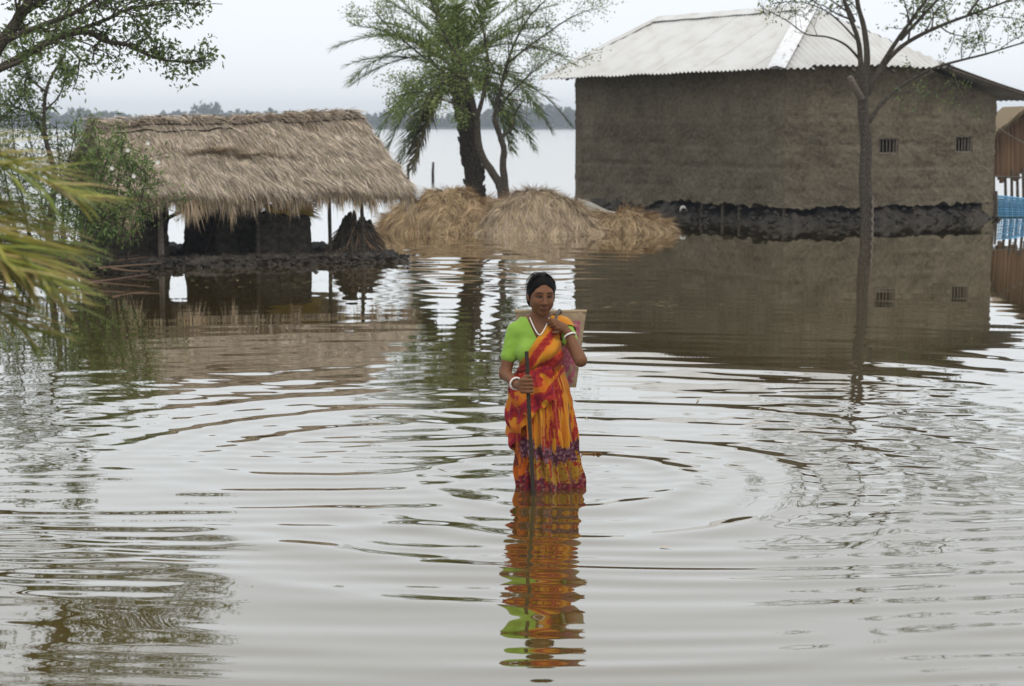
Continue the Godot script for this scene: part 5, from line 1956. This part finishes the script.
	for i in rows:
		var y := lerpf(0.10, 1.03, i / (rows - 1.0))
		var pr: Vector3 = prof.call(y)
		for j in cols + 1:
			var th := TAU * (j % cols) / cols
			var low := clampf((0.98 - y) / 0.45, 0.0, 1.0)
			var pleat := 0.020 * low * sin(th * 13.0 + 1.2 * sin(y * 6.0) + 2.0 * cn.get_noise_2d(th * 2.0, y * 2.0)) + 0.011 * low * sin(th * 29.0 + y * 5.0)
			var amp := 1.0 if sin(th) > 0.0 else 0.6
			var p := Vector3(pr.x + cos(th) * (pr.y - 0.006), y, sin(th) * (pr.z - 0.006))
			p += Vector3(cos(th), 0, sin(th)) * pleat * amp
			sk.vert(p, print_skirt(p, th))
	sk.stitch(0, rows, cols + 1, true)
	part(saree, "pleated_skirt", sk, M.cloth)
	# loose end falling over the right hip
	var dr := Geo.new()
	rows = 130
	cols = 130
	for i in rows:
		for j in cols:
			var a := lerpf(-0.35, 2.45, j / (cols - 1.0))        # from behind the right hip round to the front
			var th := PI - a + 0.5
			var botY := lerpf(0.585, 0.86, smoothstep(0.55, 2.45, a)) + 0.012 * sin(a * 14.0)
			var y := lerpf(0.99 + 0.05 * smoothstep(1.0, 2.4, a), botY, i / (rows - 1.0))
			var pr: Vector3 = prof.call(y)
			var low := i / (rows - 1.0)
			var fold := 0.010 * sin(y * 46.0 + a * 5.0 + 1.6 * cn.get_noise_2d(a * 2.0, y * 6.0)) * (0.4 + low) + 0.006 * sin(a * 17.0 + y * 20.0)
			var rr := 0.012 + 0.014 * sin(PI * clampf(low * 0.9, 0, 1)) + fold
			var p := Vector3(pr.x + cos(th) * (pr.y + rr), y, sin(th) * (pr.z + rr))
			dr.vert(p, print_drape(p))
	dr.stitch(0, rows, cols, false)
	part(saree, "draped_end", dr, M.cloth)
	# necklace and bangles
	var ng := Geo.new()
	var npts := PackedVector3Array()
	var nr := PackedFloat32Array()
	for i in 21:
		var f3 := i / 20.0
		var a := lerpf(-1.0, 1.0, f3)
		npts.append(Vector3(-0.030 + 0.050 * a, 1.190 + 0.085 * pow(absf(a), 1.5), 0.073 - 0.045 * a * a))
		nr.append(0.0032)
	ng.tube(npts, nr, 6, Color(0.7, 0.68, 0.62))
	part(t, "necklace", ng, M.white)
	part(t, "bangle", ring_tube(r_wr.lerp(r_el, 0.14), (r_wr - r_el).normalized(), 0.030, 0.0055, Color.WHITE), M.white)
	var rb := rough(Color(0.35, 0.02, 0.02), 0.4)
	part(t, "bangle", ring_tube(r_wr.lerp(r_el, 0.20), (r_wr - r_el).normalized(), 0.030, 0.0042, Color.WHITE), rb)
	part(t, "bangle", ring_tube(l_wr.lerp(l_el, 0.08), (l_wr - l_el).normalized(), 0.029, 0.0050, Color.WHITE), M.white)
	# walking stick
	var st := thing("walking_stick", "dark wooden walking stick held upright in the woman's right hand", "stick", o + stick_low)
	var sg := Geo.new()
	sg.tube(PackedVector3Array([stick_low, stick_low.lerp(stick_top, 0.35) + Vector3(0.004, 0, 0), stick_low.lerp(stick_top, 0.7), stick_top]), PackedFloat32Array([0.0105, 0.011, 0.0105, 0.010]), 10, Color.WHITE, 0.06, rng)
	part(st, "shaft", sg, rough(Color(0.045, 0.035, 0.027), 0.7), stick_low)
	# bag on her back
	var bc := Vector3(0.03, 0.9, -0.17)
	var bt := thing("shoulder_bag", "beige woven bag with pink print hanging behind the woman's back", "bag", o + bc)
	var bg := Geo.new()
	for side in 2:
		var k0 := bg.v.size()
		for i in 41:
			for j in 41:
				var u := i / 40.0
				var v := j / 40.0
				var y := lerpf(0.885, 1.282, v)
				var x := lerpf(lerpf(-0.10, -0.155, v), lerpf(0.165, 0.215, v), u)
				var bulge := 0.055 * pow(sin(PI * clampf(u, 0.02, 0.98)), 0.5) * pow(sin(PI * clampf(v * 0.86, 0.02, 1.0)), 0.6)
				var z := -0.175 + (bulge if side == 0 else -bulge) + 0.006 * cn.get_noise_2d(u * 9.0, v * 9.0)
				var col := Color(0.34, 0.26, 0.17)
				var n := cn.get_noise_2d(u * 7.0, v * 6.0)
				var n2 := cn.get_noise_2d(u * 20.0 + 50.0, v * 20.0)
				if u > 0.06 and u < 0.93 and v > 0.06 and v < 0.88:
					if n + 0.3 * n2 + (0.25 if u > 0.55 else -0.1) > -0.12:
						col = Color(0.40, 0.17, 0.17).lerp(Color(0.34, 0.06, 0.14), clampf(0.5 + n2 * 1.5, 0.0, 1.0))
					elif n2 > 0.2:
						col = Color(0.28, 0.30, 0.16)
				bg.vert(Vector3(x, y, z), col)
		bg.stitch(k0, 41, 41, side == 0)
	var bag := part(bt, "sack", bg, M.cloth, bc)
	var rim := Geo.new()
	rim.tube(PackedVector3Array([Vector3(-0.158, 1.285, -0.172), Vector3(0.03, 1.282, -0.155), Vector3(0.218, 1.285, -0.172)]), PackedFloat32Array([0.010, 0.013, 0.010]), 8, Color(0.36, 0.27, 0.17))
	part(bt, "hem", rim, M.cloth, bc)
	var hd := Geo.new()
	hd.tube(PackedVector3Array([Vector3(0.085, 1.285, -0.155), Vector3(0.075, 1.300, -0.09), Vector3(0.062, 1.292, -0.02), Vector3(0.05, 1.262, 0.045)]), PackedFloat32Array([0.008, 0.008, 0.008, 0.008]), 8, Color(0.10, 0.08, 0.07))
	part(bt, "strap", hd, M.cloth, bc)
